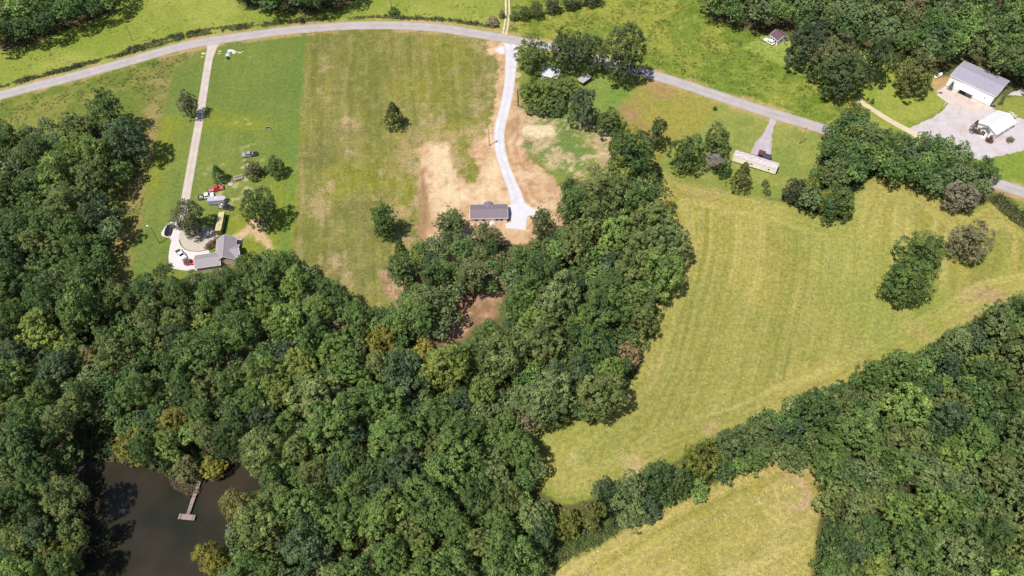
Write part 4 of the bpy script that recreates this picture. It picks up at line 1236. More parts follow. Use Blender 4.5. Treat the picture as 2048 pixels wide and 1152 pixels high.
pickup((431, 377.5), heading((416, 381), (445, 374.5)), "faded red pickup with pale bed on the grass above the cargo trailer", paint("red_paint", (.46, .03, .025)), bed_mat=paint("pink_primer", A(214, 150, 136), .6),
       hood=paint("faded_red", (.40, .11, .07), .5))
pickup((412, 392), heading((397, 394.5), (428, 387.5)), "white pickup with dark cluttered bed beside the silver cargo trailer", paint("white_paint", (.72, .72, .74)), bed_mat=paint("green_bed", (.10, .11, .07), .7), cargo=scrap)
pickup((451, 413.5), heading((435, 411), (467, 416.5)), "old black pickup loaded with scrap on the grass below the cargo trailer", paint("black_paint", (.025, .025, .025)), cargo=scrap, bed_mat=paint("tan_bed", A(190, 176, 150), .7))
pickup((499, 308.5), heading((512, 307), (488, 309.5)), "grey pickup parked alone up the lawn near a bare patch", paint("grey_paint", (.28, .29, .33)), bed_mat=paint("black_bed", (.03, .03, .03)), cargo=toolbox)
pickup((361.5, 508.5), heading((356, 502), (370, 518.5)), "clean white pickup parked in the middle of the concrete apron", paint("white_paint_b", (.78, .78, .80)), cargo=toolbox, L=5.0)
car((336.5, 459.5), heading((334, 469), (339.5, 450)), "black car parked on the corner of the concrete apron by the pole", paint("black_gloss", (.012, .012, .02), .2), L=4.8)
def jeep_bits(o, L, w_):
    MB().tube((-L / 2 - .02, 0, .95), (-L / 2 - .26, 0, .95), .36, n=16).build("spare_wheel", TYRE, o)
    MB().box(L / 2 - 1.3, L / 2 - .1, -w_ + .25, w_ - .25, 1.0, 1.12).build("hood", JR, o)
    for s in (-1, 1):
        for xx in (L * .31, -L * .31): MB().box(xx - .5, xx + .5, *sorted((s * (w_ - .2), s * (w_ + .08))), .78, .86).build("fender", DARK, o)
JR = paint("jeep_red", (.38, .02, .03))
car((381, 524.5), heading((373, 525), (389, 524)), "red off-road car with black soft top nosed up to the garage", JR, L=4.0, W=1.8, z=(.5, 1.02, 1.8), cabx=(-.47, .12), top=(-.45, .06), soft=plain("soft_top", (.05, .05, .055), .9), extra=jeep_bits, r=.42)
car((1538.5, 82.5), heading((1546, 87), (1531, 78.5)), "white car parked on the grass in front of the little white house", paint("white_car", (.75, .75, .8)), L=5.0, W=1.95)

# silver enclosed cargo trailer
x_, y_ = P(432.5, 397, 2.3)
o = empty("cargo_trailer", (x_, y_, 0), heading((416, 397.5), (449, 394.8)), "silver white enclosed cargo trailer with pointed nose between two pickups", "cargo trailer")
m = MB(); prof = [(-3.1, -1.1), (2.7, -1.1), (3.4, 0), (2.7, 1.1), (-3.1, 1.1)]
n = len(prof)
m.add([(a, b, .5) for a, b in prof] + [(a, b, 2.35) for a, b in prof], [tuple(range(n - 1, -1, -1)), tuple(range(n, 2 * n))] + [(i, (i + 1) % n, n + (i + 1) % n, n + i) for i in range(n)])
m.build("body", plain("trailer_side", (.30, .30, .38), .4, var=.05), o)
m = MB(); prof2 = [(a * 1.005, b * 1.01) for a, b in prof]
m.add([(a, b, 2.352) for a, b in prof2] + [(a * .97, b * .92, 2.45) for a, b in prof2], [tuple(range(n - 1, -1, -1)), tuple(range(n, 2 * n))] + [(i, (i + 1) % n, n + (i + 1) % n, n + i) for i in range(n)])
m.build("roof", plain("trailer_roof", A(214, 210, 222), .4, var=.04), o)
MB().box(-3.13, -3.102, -1.0, 1.0, .55, 2.3).build("ramp_door", TRIM, o)
MB().slab([(3.35, 0, .5), (4.6, -.05, .5), (4.6, .05, .5), (3.35, .3, .5)], .1).build("hitch", STEEL, o)
MB().box(-.2, .2, -.2, .2, 2.45, 2.6).build("roof_vent", TRIM, o)
wheels(o, (-.6, .3), 1.16, .36, .22)
for s in (-1, 1): MB().box(-1.1, .8, *sorted((s * 1.105, s * 1.22)), .75, .82).build("fender", STEEL, o)

# small open utility trailer
x_, y_ = P(477, 355.5, .6)
o = empty("utility_trailer", (x_, y_, 0), heading((469, 358), (487, 353)), "small open trailer of pale metal rails beside the olive tree", "trailer")
MB().box(-1.5, 1.5, -.85, .85, .5, .56).build("bed_floor", WOOD, o)
for s in (-1, 1):
    MB().tube((-1.5, s * .85, 1.0), (1.5, s * .85, 1.0), .04, n=6).build("rail", TRIM, o)
    for xx in (-1.5, -.5, .5, 1.5): MB().tube((xx, s * .85, .5), (xx, s * .85, 1.0), .035, n=6).build("upright", TRIM, o)
MB().tube((-1.5, -.85, 1.0), (-1.5, .85, 1.0), .04, n=6).build("rail", TRIM, o)
MB().tube((1.5, 0, .5), (2.7, 0, .5), .05, n=6).build("hitch", STEEL, o)
wheels(o, (0,), 1.08, .3, .18)

# ------------------------------------------------------------------ small things lying about
def lump(name, px, size, hgt, mat, label, cat, group=None, n=10):
    """an irregular heap."""
    x_, y_ = P(*px)
    vs, fs = [], []
    rings = 5
    for i in range(rings):
        t = i / (rings - 1)
        for k in range(n):
            a_ = 2 * math.pi * k / n
            rr = (1 - t ** 1.6) * R.uniform(.75, 1.15)
            vs.append((math.cos(a_) * rr * size[0], math.sin(a_) * rr * size[1], hgt * t * R.uniform(.75, 1.1) - .02))
    for i in range(rings - 1):
        for k in range(n): fs.append((i * n + k, i * n + (k + 1) % n, (i + 1) * n + (k + 1) % n, (i + 1) * n + k))
    fs.append(tuple((rings - 1) * n + k for k in range(n)))
    m = MB().add(vs, fs)
    o = m.build(name, mat, None, loc=(x_, y_, 0))
    return tag(o, label, cat, group)
SHEETW = plain("white_sheet", A(250, 250, 252), .5, var=.05)
STRAW = plain("straw", A(232, 214, 140), .95, var=.2, size=4, bump=.5)
g_ = "white heaps on the grass by the drive mouth"
lump("tarp_heap", (455.5, 109), (1.0, 1.6), .7, plain("pale_blue_sheet", A(214, 222, 236), .5, var=.08), "pale blue grey tarp heap nearest the black bin", "heap", g_)
lump("tarp_heap", (461, 101.5), (1.6, .9), .7, SHEETW, "bright white tarp heap between the blue grey heap and the pinkish one", "heap", g_)
lump("tarp_heap", (468.5, 104), (1.0, 1.4), .6, plain("pinkish_sheet", A(244, 226, 232), .6, var=.1), "pinkish white heap at the end of the white tarps", "heap", g_)
lump("sack", (477, 104.5), (.5, .5), .4, STRAW, "small straw coloured sack right of the white heaps", "sack")
lump("sack", (480.5, 105.5), (.45, .45), .4, SHEETW, "small white sack between two straw coloured ones", "sack")
lump("sack", (485, 103.5), (.5, .45), .45, STRAW, "straw coloured sack at the far end of the row", "sack")
lump("straw_heap", (439.5, 102.5), (.9, .45), .35, STRAW, "long straw heap on the grass right of the drive mouth", "straw heap")
lump("straw_heap", (439.5, 107), (1.0, .45), .35, plain("straw_tan", A(222, 190, 132), .95, var=.2, size=4), "tan straw heap just below the long straw heap", "straw heap")
lump("brush_heap", (407, 107), (1.1, .55), .5, plain("pale_brush", A(240, 230, 190), .9, var=.15), "whitish brush heap left of the drive mouth", "heap")
lump("brush_heap", (404.5, 114), (.8, .5), .4, plain("orange_brush", A(228, 186, 110), .9, var=.15), "orange tan heap below the whitish brush heap", "heap")
lump("gravel_heap", (461, 367.5), (1.1, .9), .5, GRAV, "small grey gravel heap by the shadow of the young pine", "gravel heap")
x_, y_ = P(456.5, 118)
o = empty("bin", (x_, y_, 0), .3, "small black bin on the grass below the tarp heaps", "bin")
MB().frustum((-.4, .4, -.35, .35), (-.5, .5, -.42, .42), 0, 1.0).build("body", plain("bin_black", (.02, .02, .02), .5), o)
MB().box(-.53, .53, -.45, .45, 1.0, 1.08).build("lid", plain("bin_lid", (.03, .03, .03), .5), o)
x_, y_ = P(502, 118.5)
o = empty("marker_post", (x_, y_, 0), 0, "single white marker post standing in the lawn", "post")
MB().tube((0, 0, 0), (0, 0, 1.5), .14, n=8).build("post", SHEETW, o)
MB().tube((0, 0, 1.5), (0, 0, 1.58), .17, .05, n=8).build("cap", SHEETW, o)
x_, y_ = P(535.5, 258)
o = empty("water_trough", (x_, y_, 0), .15, "pale water trough with dark inside standing alone on the lawn", "trough")
m = MB(); m.frustum((-1.1, 1.1, -.45, .45), (-1.2, 1.2, -.52, .52), 0, .55)
m.build("body", plain("trough_pale", A(232, 226, 190), .6), o)
MB().box(-1.1, 1.1, -.43, .43, .552, .56).build("water", plain("trough_water", (.015, .015, .015), .2), o)
for s in (-1, 1): MB().box(-1.2, 1.2, *sorted((s * .44, s * .52)), .561, .62).build("rim", plain("trough_rim", A(236, 230, 196), .6), o)
x_, y_ = P(1985, 213.5)
o = empty("air_conditioner", (x_, y_, 0), math.radians(-20), "dark air conditioning unit at the near corner of the warehouse", "air conditioner")
MB().box(-1.0, 1.0, -.45, .45, .1, 1.0).build("case", plain("ac_case", (.06, .06, .065), .6), o)
MB().tube((-.5, 0, 1.0), (-.5, 0, 1.04), .34, n=14).build("fan_grille", STEEL, o)
MB().tube((.5, 0, 1.0), (.5, 0, 1.04), .34, n=14).build("fan_grille", STEEL, o)
MB().box(-1.1, 1.1, -.55, .55, 0, .1).build("plinth", CONC, o)
x_, y_ = P(1875.5, 153)
o = empty("boat", (x_, y_, 0), math.radians(35), "small white boat on the bare soil behind the warehouse", "boat")
m = MB(); m.add([(-2.2, -.8, .7), (1.2, -.85, .7), (2.6, 0, .85), (1.2, .85, .7), (-2.2, .8, .7), (-2.0, -.5, .05), (1.0, -.5, .05), (1.9, 0, .2), (1.0, .5, .05), (-2.0, .5, .05)],
               [(5, 9, 8, 7, 6), (0, 1, 6, 5), (1, 2, 7, 6), (2, 3, 8, 7), (3, 4, 9, 8), (4, 0, 5, 9)])
m.add([(-2.1, -.7, .5), (1.1, -.72, .5), (2.2, 0, .6), (1.1, .72, .5), (-2.1, .7, .5)], [(0, 1, 2, 3, 4)])
m.build("hull", paint("boat_white", (.75, .75, .75)), o)
MB().box(-1.2, -.9, -.7, .7, .55, .72).build("seat", WOOD, o)
MB().box(.2, .5, -.7, .7, .55, .72).build("seat", WOOD, o)
lump("stump_pile", (1881, 186), (1.0, .6), .6, WOOD_DK, "dark scrap pile on the soil left of the warehouse", "scrap pile")
for q, (px_, py_) in enumerate(((2020, 231), (2026, 236))):
    x_, y_ = P(px_, py_)
    o = empty("frame_rack", (x_, y_, 0), math.radians(-35), ("grey metal rack behind the white church hall, by its far corner", "grey metal rack behind the white church hall, nearer its near eave")[q], "metal rack", "metal racks behind the church hall")
    for s in (-1, 1):
        for e in (-1, 1): MB().tube((s * .9, e * .5, 0), (s * .9, e * .5, 1.2), .05, n=6).build("post", STEEL, o)
        MB().tube((s * .9, -.5, 1.2), (s * .9, .5, 1.2), .05, n=6).build("rail", STEEL, o)
        MB().tube((-.9, s * .5, 1.2), (.9, s * .5, 1.2), .05, n=6).build("rail", STEEL, o)
    MB().box(-.9, .9, -.5, .5, .5, .55).build("shelf", STEEL, o)
# ------------------------------------------------------------------ plants
def leaves(pts, nrm, size, seed=0, slim=0.75):
    """leaf-clump quads: centre, facing and size of each -> verts, faces (kite shaped, slightly folded)."""
    g = np.random.default_rng(seed)
    n = len(pts)
    nrm = nrm / (np.linalg.norm(nrm, axis=1, keepdims=True) + 1e-9)
    r = g.normal(size=(n, 3))
    a = np.cross(nrm, r); a /= np.linalg.norm(a, axis=1, keepdims=True) + 1e-9
    b = np.cross(nrm, a)
    s = size[:, None]
    w_ = slim * g.uniform(.7, 1.2, (n, 1))
    v = np.empty((n, 4, 3))
    v[:, 0] = pts - a * s * 0.62
    v[:, 1] = pts - b * s * 0.5 * w_ + a * s * g.uniform(-.2, .2, (n, 1)) - nrm * s * .12
    v[:, 2] = pts + a * s * 0.62
    v[:, 3] = pts + b * s * 0.5 * w_ + a * s * g.uniform(-.2, .2, (n, 1)) - nrm * s * .12
    f = np.arange(4 * n).reshape(n, 4)
    return v.reshape(-1, 3), f

def sph(n, g):
    d = g.normal(size=(n, 3))
    return d / np.linalg.norm(d, axis=1, keepdims=True)

def crown_points(seed, kind="round", n_lobes=22, puffs=16, per=13, aspect=1.1, leaf=.085):
    """unit-radius crown -> points, normals, sizes, brightness."""
    g = np.random.default_rng(seed)
    P_, N_, S_, B_ = [], [], [], []
    if kind == "round":
        cs, rs = [], []
        sq = np.array([g.uniform(.85, 1.15), g.uniform(.85, 1.15), aspect])
        for i in range(n_lobes):
            for _ in range(40):
                dd = sph(1, g)[0]
                if dd[2] < -.75: dd[2] *= -.6
                r = g.choice([g.uniform(.18, .27), g.uniform(.27, .38)])
                c = dd * g.uniform(.42, 1.02 - r * .75) * sq
                c[:2] *= 1.0 - .18 * max(0.0, c[2] / aspect)
                if all(np.linalg.norm(c - q) > .66 * max(r, r2) for q, r2 in zip(cs, rs)): break
            cs.append(c); rs.append(r)
        cs, rs = np.array(cs), np.array(rs)
        for c, r in zip(cs, rs):
            lv = g.normal(1, .16)
            k = int(puffs * (r / .35) ** 2)
            d = sph(k, g) + c / np.linalg.norm(c) * .55 + np.array([0, 0, .25])
            d /= np.linalg.norm(d, axis=1, keepdims=True)
            pc = c + d * r * g.uniform(.86, 1.08, (k, 1))
            for p, dd in zip(pc, d):
                inside = (np.linalg.norm(cs - p, axis=1) < rs * .82).any()
                if inside and g.random() < .8: continue
                pr = g.uniform(.065, .125)
                pv = lv * g.normal(1, .16)
                m = int(per * (pr / .1) ** 1.5 * g.uniform(.7, 1.3))
                q = sph(m, g)
                q[:, 2] = np.where(q[:, 2] < -.2, -q[:, 2], q[:, 2])
                P_.append(p + q * pr * g.uniform(.5, 1.1, (m, 1)))
                N_.append(q * .55 + dd * .55 + np.array([0, 0, .35]) + g.normal(size=(m, 3)) * .35)
                S_.append(g.uniform(.75, 1.35, m) * leaf)
                B_.append(pv * g.normal(1, .14, m))
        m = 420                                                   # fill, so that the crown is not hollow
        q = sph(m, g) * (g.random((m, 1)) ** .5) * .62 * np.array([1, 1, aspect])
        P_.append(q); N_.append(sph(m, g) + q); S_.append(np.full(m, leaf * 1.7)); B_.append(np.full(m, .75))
    elif kind == "cedar":
        n = n_lobes * puffs
        t = g.random(n) ** .75
        zc = 1.9 * t - .95                                         # -.95 .. .95
        rad = np.where(t < .18, .55 + t * 2.2, 1.0 * (1 - (t - .18) / .82) ** .85) * (1 + .12 * np.sin(t * 40 + g.random(n)))
        ang = g.random(n) * 6.283
        lob = 1 + .14 * np.sin(ang * 5 + t * 9) + .08 * np.sin(ang * 9 - t * 20)
        rad = rad * lob * g.uniform(.72, 1.05, n)
        for i in range(n):
            p = np.array([math.cos(ang[i]) * rad[i], math.sin(ang[i]) * rad[i], zc[i] * aspect])
            dd = np.array([math.cos(ang[i]), math.sin(ang[i]), .55])
            m = per
            q = sph(m, g)
            P_.append(p + q * .085 + dd * g.uniform(0, .1, (m, 1)))
            N_.append(q * .5 + dd * .7 + g.normal(size=(m, 3)) * .3)
            S_.append(g.uniform(.7, 1.2, m) * leaf)
            B_.append(g.normal(1, .18) * g.normal(1, .12, m))
    elif kind == "pine":
        n = n_lobes
        for i in range(n):
            t = (i + g.random()) / n
            zc = -.9 + 1.8 * t
            R_ = math.sqrt(max(.08, 1 - (max(zc, -.35) / 1.0) ** 2)) * (.9 if zc > -.2 else .8)
            ang = i * 2.4 + g.random()
            L_ = R_ * g.uniform(.6, 1.05)
            br = g.normal(1, .16)
            for s in np.linspace(.45, 1, 4):
                c = np.array([math.cos(ang) * L_ * s, math.sin(ang) * L_ * s, (zc + .22 * s) * aspect]) + g.normal(size=3) * .05
                for _ in range(puffs // 4):
                    p = c + g.normal(size=3) * np.array([.1, .1, .055])
                    m = per
                    q = sph(m, g)
                    P_.append(p + q * .075 * g.uniform(.4, 1.1, (m, 1)))
                    N_.append(q * .6 + np.array([0, 0, .6]) + g.normal(size=(m, 3)) * .4)
                    S_.append(g.uniform(.7, 1.2, m) * leaf)
                    B_.append(br * g.normal(1, .15) * g.normal(1, .15, m))
    return np.vstack(P_), np.vstack(N_), np.concatenate(S_), np.clip(np.concatenate(B_), .45, 1.75)

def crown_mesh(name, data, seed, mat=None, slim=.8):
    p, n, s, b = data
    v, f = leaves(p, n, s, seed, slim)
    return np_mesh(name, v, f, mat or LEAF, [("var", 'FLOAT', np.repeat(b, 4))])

ROUND = [crown_points(100 + i, "round", n_lobes=[34, 40, 28, 46, 36, 33, 42, 30, 38, 35][i], puffs=21, per=17, aspect=[1.0, 1.15, .9, 1.05, 1.3, 1.1, .95, 1.2, 1.0, 1.25][i], leaf=[.062, .056, .066, .054, .062, .06, .055, .065, .06, .058][i]) for i in range(10)]
ROUND_M = [crown_mesh("round_crown", d, i) for i, d in enumerate(ROUND)]
ROUND_ASP = [1.0, 1.15, .9, 1.05, 1.3, 1.1, .95, 1.2, 1.0, 1.25]
CEDAR = [crown_points(200 + i, "cedar", n_lobes=20, puffs=16, per=9, aspect=[1.7, 1.5, 2.0][i], leaf=.13) for i in range(3)]
CEDAR_M = [crown_mesh("cedar_crown", d, 50 + i, slim=.6) for i, d in enumerate(CEDAR)]
CEDAR_ASP = [1.7, 1.5, 2.0]
PINE = [crown_points(300 + i, "pine", n_lobes=46, puffs=16, per=11, aspect=[1.25, 1.1, 1.4, 1.2][i], leaf=.10) for i in range(4)]
PINE_M = [crown_mesh("pine_crown", d, 60 + i, slim=.38) for i, d in enumerate(PINE)]
PINE_ASP = [1.25, 1.1, 1.4, 1.2]

def trunk_mesh(seed, kind):
    """unit tree skeleton: height 1 from the ground to the crown's top quarter, spread about 1 (scaled with the crown's radius)."""
    r_ = random.Random(seed)
    m = MB()
    p = Vector((0, 0, -.01))
    rad = .055
    k = 5
    spine = [p]
    for i in range(1, k + 1):
        p = Vector((r_.uniform(-.04, .04) * (i > 1), r_.uniform(-.04, .04) * (i > 1), i / k))
        spine.append(p)
    for i in range(k):
        m.tube(spine[i], spine[i + 1], rad * (1 - i / k * .8), rad * (1 - (i + 1) / k * .8), n=7, cap=False)
    for j in range(9 if kind != "dec" else 7):
        t = r_.uniform(.45, .95)
        i = min(int(t * k), k - 1)
        b = spine[i].lerp(spine[i + 1], t * k - i)
        a = j * 2.4 + r_.random()
        q = b + Vector((math.cos(a), math.sin(a), 0)) * r_.uniform(.35, .65) + Vector((0, 0, r_.uniform(.02, .10)))
        m.tube(b, q, .018, .006, n=5, cap=False)
    return m.mesh("trunk", BARK)
TRUNKS = [trunk_mesh(i, "dec") for i in range(4)]

GAIN = 2.0                                # all foliage

def tree(name, px, py, rx, ry, kind, tint, label, cat="tree", group=None, var=None, world=None, r_m=None, h=None):
    """a tree whose crown fills rx by ry photo pixels (half-widths) round (px, py); or r_m, h in metres at world. tint: leaf colour."""
    V_, AS = {"round": (ROUND_M, ROUND_ASP), "cedar": (CEDAR_M, CEDAR_ASP), "pine": (PINE_M, PINE_ASP)}[kind]
    i = R.randrange(len(V_)) if var is None else var
    low = .98 if kind != "pine" else 1.3                        # crown centre over half-height: how far the foliage clears the ground
    if world is None:
        hz = 5.0
        for _ in range(6):
            s = ppm(py, hz * low)
            r = rx / s
            th = PITCH + math.atan((py - 576) / F)
            hz = math.sqrt(max((ry / s) ** 2 - (r * math.sin(th)) ** 2, (r * .55) ** 2)) / math.cos(th) * .97
        hz = min(hz, r * 2.6)
        zc = hz * low
        x_, y_ = P(px, py, zc)
    else:
        r = r_m
        x_, y_ = world
        hz = min(r * 1.45, h * .44) if kind == "round" else h * .33
        zc = h - hz
    o = empty(name, (x_, y_, 0), R.uniform(0, 6.28), label, cat, group)
    c = link("crown", V_[i], o, (0, 0, zc))
    q = R.uniform(.88, 1.13) if world else 1.0
    un = {"round": .97, "cedar": .94, "pine": .88}[kind]
    c.scale = (r / un * q, r / un / q, hz / (AS[i] * (.95 if kind == "round" else .95)))
    k_ = R.uniform(.93, 1.07) * GAIN
    c.color = (tint[0] * k_ * 1.07, tint[1] * k_, tint[2] * k_ * .92, 1)
    t = link("trunk", TRUNKS[R.randrange(4)], o)
    t.scale = (r, r, zc + hz * .35)
    return o

DG = (.033, .059, .018)      # leaf tints
MG = (.049, .083, .023)
OL = (.067, .088, .029)
YG = (.086, .112, .026)
YE = (.150, .135, .022)
BG = (.034, .056, .026)
TN = (.135, .120, .072)
BR = (.088, .072, .038)
PG = (.070, .098, .038)
LG = (.076, .118, .030)

# single trees that stand clear
T = tree
T("slender_tree", 377, 210, 19, 30, "round", (.056, .060, .038), "slender grey green tree standing beside the straight concrete drive", var=4)
T("cedar_tree", 787, 231, 21, 28, "cedar", (.040, .056, .016), "lone dark cedar standing in the middle field", var=1)
T("pine_tree", 436, 348, 15, 19, "cedar", (.034, .066, .020), "young green pine on the grass just above the red pickup", var=0)
T("small_tree", 507, 340, 20, 20, "round", (.062, .070, .034), "small olive tree between the young pine and the round dark tree", var=2)
T("small_tree", 551, 336, 19, 22, "round", DG, "small round dark green tree nearest the field border below the grey pickup", var=0)
T("oak_tree", 521, 420, 38, 45, "round", (.034, .058, .018), "large dark round tree beside the orange dirt trail", var=3)
T("oak_tree", 378, 441, 36, 41, "round", (.054, .066, .030), "large olive tree shading the end of the concrete drive", var=3)
T("oak_tree", 1065, 112, 36, 41, "round", (.050, .076, .022), "tall green tree at the corner where the gravel drive meets the road", var=5)
T("oak_tree", 1124, 105, 32, 47, "round", (.038, .058, .022), "tall dark oak behind the white roofed house, its crown over the road", var=1)
T("oak_tree", 1179, 114, 33, 43, "round", (.036, .054, .022), "dark oak between the carport and the road", var=6)
T("oak_tree", 1248, 115, 45, 64, "round", (.042, .060, .024), "tallest broad oak standing by the road beside the green yard", var=3)
T("garden_tree", 1068, 188, 35, 36, "round", (.072, .100, .024), "bright green spreading tree beside the gravel drive inside the fence", var=2)
T("garden_tree", 1129, 176, 33, 27, "round", (.074, .100, .028), "bright green tree below the white metal roof", var=8)
T("garden_tree", 1097, 178, 26, 24, "round", (.066, .094, .026), "bright green tree hiding the wall of the white roofed house", var=6)
T("oak_tree", 1150, 100, 24, 38, "round", (.038, .056, .022), "dark oak in the middle of the row along the road", var=9)
T("small_tree", 393, 568, 30, 27, "round", (.052, .072, .026), "green tree just below the parked cars on the concrete apron", var=0)
T("small_tree", 452, 560, 29, 30, "round", (.048, .072, .024), "green tree under the lower wall of the left house", var=5)
T("small_tree", 503, 540, 31, 36, "round", (.044, .074, .022), "green tree touching the right wing of the left house", var=3)
T("garden_tree", 1102, 208, 30, 24, "round", (.056, .086, .028), "green tree in the fenced yard corner", var=6)
T("oak_tree", 1167, 217, 32, 45, "round", (.042, .060, .030), "grey green tree with bare trunk at the lower edge of the green yard", var=4)
T("small_tree", 1220, 247, 29, 31, "round", (.052, .076, .024), "olive green tree at the top end of the long tree strip", var=0)
T("small_tree", 1257, 286, 38, 31, "round", (.100, .112, .022), "bright yellow green tree at the head of the long tree strip", var=2)
T("oak_tree", 1316, 268, 20, 36, "round", (.038, .060, .022), "narrow dark tree between the tan field and the mobile home lawn", var=4)
T("oak_tree", 1372, 309, 34, 43, "round", (.042, .070, .022), "dark green tree left of the bare grey tree", var=5)
T("oak_tree", 1430, 286, 31, 35, "round", (.056, .078, .024), "green tree just behind the bare grey tree", var=0)
T("shrub", 1446, 336, 17, 20, "round", (.034, .062, .020), "low dark green shrub at the foot of the bare grey tree", "shrub", var=2)
T("cedar_tree", 1484, 354, 21, 31, "cedar", (.066, .078, .024), "olive cedar standing in front of the mobile home", var=1)
T("shrub", 1531, 366, 9, 9, "round", LG, "bright little shrub on the lawn, upper of two under the mobile home", "shrub", var=7)
T("shrub", 1534, 383, 9, 8, "round", OL, "olive little shrub on the lawn, lower of two under the mobile home", "shrub", var=2)
T("small_tree", 1588, 383, 23, 28, "round", (.034, .044, .024), "dusky dark shrubby tree at the corner of the mobile home lawn", var=0)
T("small_tree", 1620, 378, 22, 26, "round", (.092, .108, .022), "yellow green bushy tree right beside the dusky shrubby tree", var=5)
T("small_tree", 1640, 352, 22, 24, "round", (.082, .104, .022), "yellow green bushy tree by the rounded lawn corner", var=2)
T("small_tree", 1645, 402, 24, 24, "round", (.088, .108, .022), "yellow green bushy tree at the tip of the belt in the hay field", var=6)
T("small_tree", 1682, 412, 27, 32, "round", (.052, .078, .022), "dark green bushy tree at the lowest tip of the belt", var=0)
T("shrub", 1430, 217, 4.5, 5, "round", DG, "tiny dark shrub alone on the lawn near the road", "shrub", var=0)
T("oak_tree", 1918, 397, 37, 36, "round", (.112, .110, .076), "greyish pink flowering tree at the edge of the hay field", var=3)
T("oak_tree", 1940, 486, 37, 44, "round", (.090, .092, .054), "tan leaved tree beside the big green one in the hay field", var=8)
T("oak_tree", 1812, 566, 53, 53, "round", (.048, .080, .020), "lower half of the big green clump standing in the hay field", var=3)
T("oak_tree", 1842, 506, 46, 48, "round", (.052, .082, .022), "upper half of the big green clump standing in the hay field", var=1)
T("oak_tree", 1964, 353, 31, 39, "round", (.040, .072, .022), "dark green tree at the lower corner of the gravel lot", var=5)
T("oak_tree", 1609, 91, 42, 53, "round", (.034, .050, .026), "dark bluish tree right of the little white house", var=1)
T("oak_tree", 1668, 118, 46, 50, "round", (.058, .070, .030), "olive topped big tree between the white house and the east lawn", var=6)
T("oak_tree", 1682, 156, 51, 52, "round", (.036, .056, .022), "huge dark tree at the start of the farm drive", var=3)
T("oak_tree", 1752, 122, 32, 52, "round", (.036, .056, .024), "dark upright tree on the west side of the east lawn", var=4)
T("cedar_tree", 1794, 123, 13, 22, "cedar", (.040, .056, .024), "narrow dark conifer on the east lawn beside the round tree", var=2)
T("oak_tree", 1831, 152, 39, 48, "round", (.066, .076, .028), "round olive tree with browning leaves on the east lawn", var=0)
T("oak_tree", 1711, 236, 26, 31, "round", (.060, .084, .026), "green tree at the tip of the hedge where the farm drive starts", var=5)
T("shrub", 1736, 198, 3, 4, "cedar", DG, "tinier of two young conifers on the east lawn", "shrub", var=2)
T("shrub", 1745, 202, 4.5, 6, "cedar", DG, "larger of two young conifers on the east lawn", "shrub", var=2)
T("cypress_shrub", 1902.5, 172, 5, 9, "cedar", (.050, .048, .040), "dark columnar evergreen against the warehouse wall near the soil", "shrub", var=2)
T("cypress_shrub", 2004, 201, 5, 9, "cedar", (.060, .060, .055), "dark columnar evergreen at the warehouse end beside the lawn", "shrub", var=2)
T("cypress_shrub", 1949, 253, 7, 13, "cedar", (.062, .052, .036), "columnar brown green evergreen at the corner of the church hall", "shrub", var=2)
T("shrub", 1958, 262, 8, 7, "round", (.060, .056, .034), "brown green shrub left of the church porch", "shrub", var=2)
T("shrub", 1980, 279, 8, 6, "round", (.080, .036, .034), "dark reddish shrub right of the church porch", "shrub", var=2)
T("shrub", 1985, 273, 5, 5, "round", (.080, .074, .034), "small green shrub against the front wall of the church hall", "shrub", var=0)
T("shrub", 2021, 279, 8, 5, "round", (.120, .100, .066), "tan shrub on the gravel beside the church hall", "shrub", var=0)
T("shrub", 985, 43, 13, 9, "round", (.120, .108, .078), "grey brown bush by the mouth of the two-wheel track", "shrub", var=0)
T("shrub", 1004, 28, 7, 9, "round", (.100, .084, .062), "smaller grey brown bush higher along the two-wheel track", "shrub", var=2)
T("shrub", 787, 22, 12, 6, "round", MG, "low green shrub alone in the far pasture by the pole", "shrub", var=2)
T("shrub", 602, 40, 5, 8, "cedar", (.06, .055, .04), "small dark conifer standing in the roadside brush", "shrub", var=2)
T("shrub", 1028, 32, 10, 10, "round", OL, "olive shrub first in the hedge right of the two-wheel track", "shrub", var=2)
T("small_tree", 1047, 27, 13, 15, "round", (.045, .072, .022), "green tree second in the hedge right of the two-wheel track", var=0)
T("small_tree", 1072, 21, 17, 17, "round", (.052, .066, .022), "olive tree third in the hedge right of the two-wheel track", var=6)
T("small_tree", 1106, 12, 18, 16, "round", (.032, .046, .022), "dark tree fourth in the hedge right of the two-wheel track", var=0)
T("small_tree", 1142, 6, 20, 16, "round", (.034, .048, .022), "dark tree fifth in the hedge right of the two-wheel track", var=3)
T("small_tree", 1182, -2, 22, 14, "round", (.036, .052, .022), "dark tree sixth and last in the hedge right of the two-wheel track", var=5)
T("shrub", 425, 486, 9, 7, "round", (.110, .075, .055), "reddish shrub on the gravel bed by the left house", "shrub", var=2)
T("shrub", 416, 493, 7, 5, "round", (.060, .055, .030), "dark shrub on the gravel bed near the garage", "shrub", var=0)
T("shrub", 433, 480, 7, 6, "round", (.125, .095, .075), "pinkish shrub on the gravel bed next to the camper", "shrub", var=0)
T("pine_tree", 768, 446, 28, 33, "pine", (.046, .080, .022), "single round topped pine standing just off the grove in the field", var=0)
T("pine_tree", 905, 452, 33, 26, "pine", (.052, .074, .028), "tall pine just left below the new house", var=1)
T("pine_tree", 972, 478, 32, 30, "pine", (.066, .076, .034), "olive pine right in front of the new house", var=3)
T("pine_tree", 1084, 452, 24, 32, "pine", (.056, .076, .028), "pine at the lower edge of the gravel pad", var=2)
T("pine_tree", 1138, 388, 17, 26, "pine", (.036, .066, .024), "narrow dark pine on the soil edge above the tree strip", var=0)
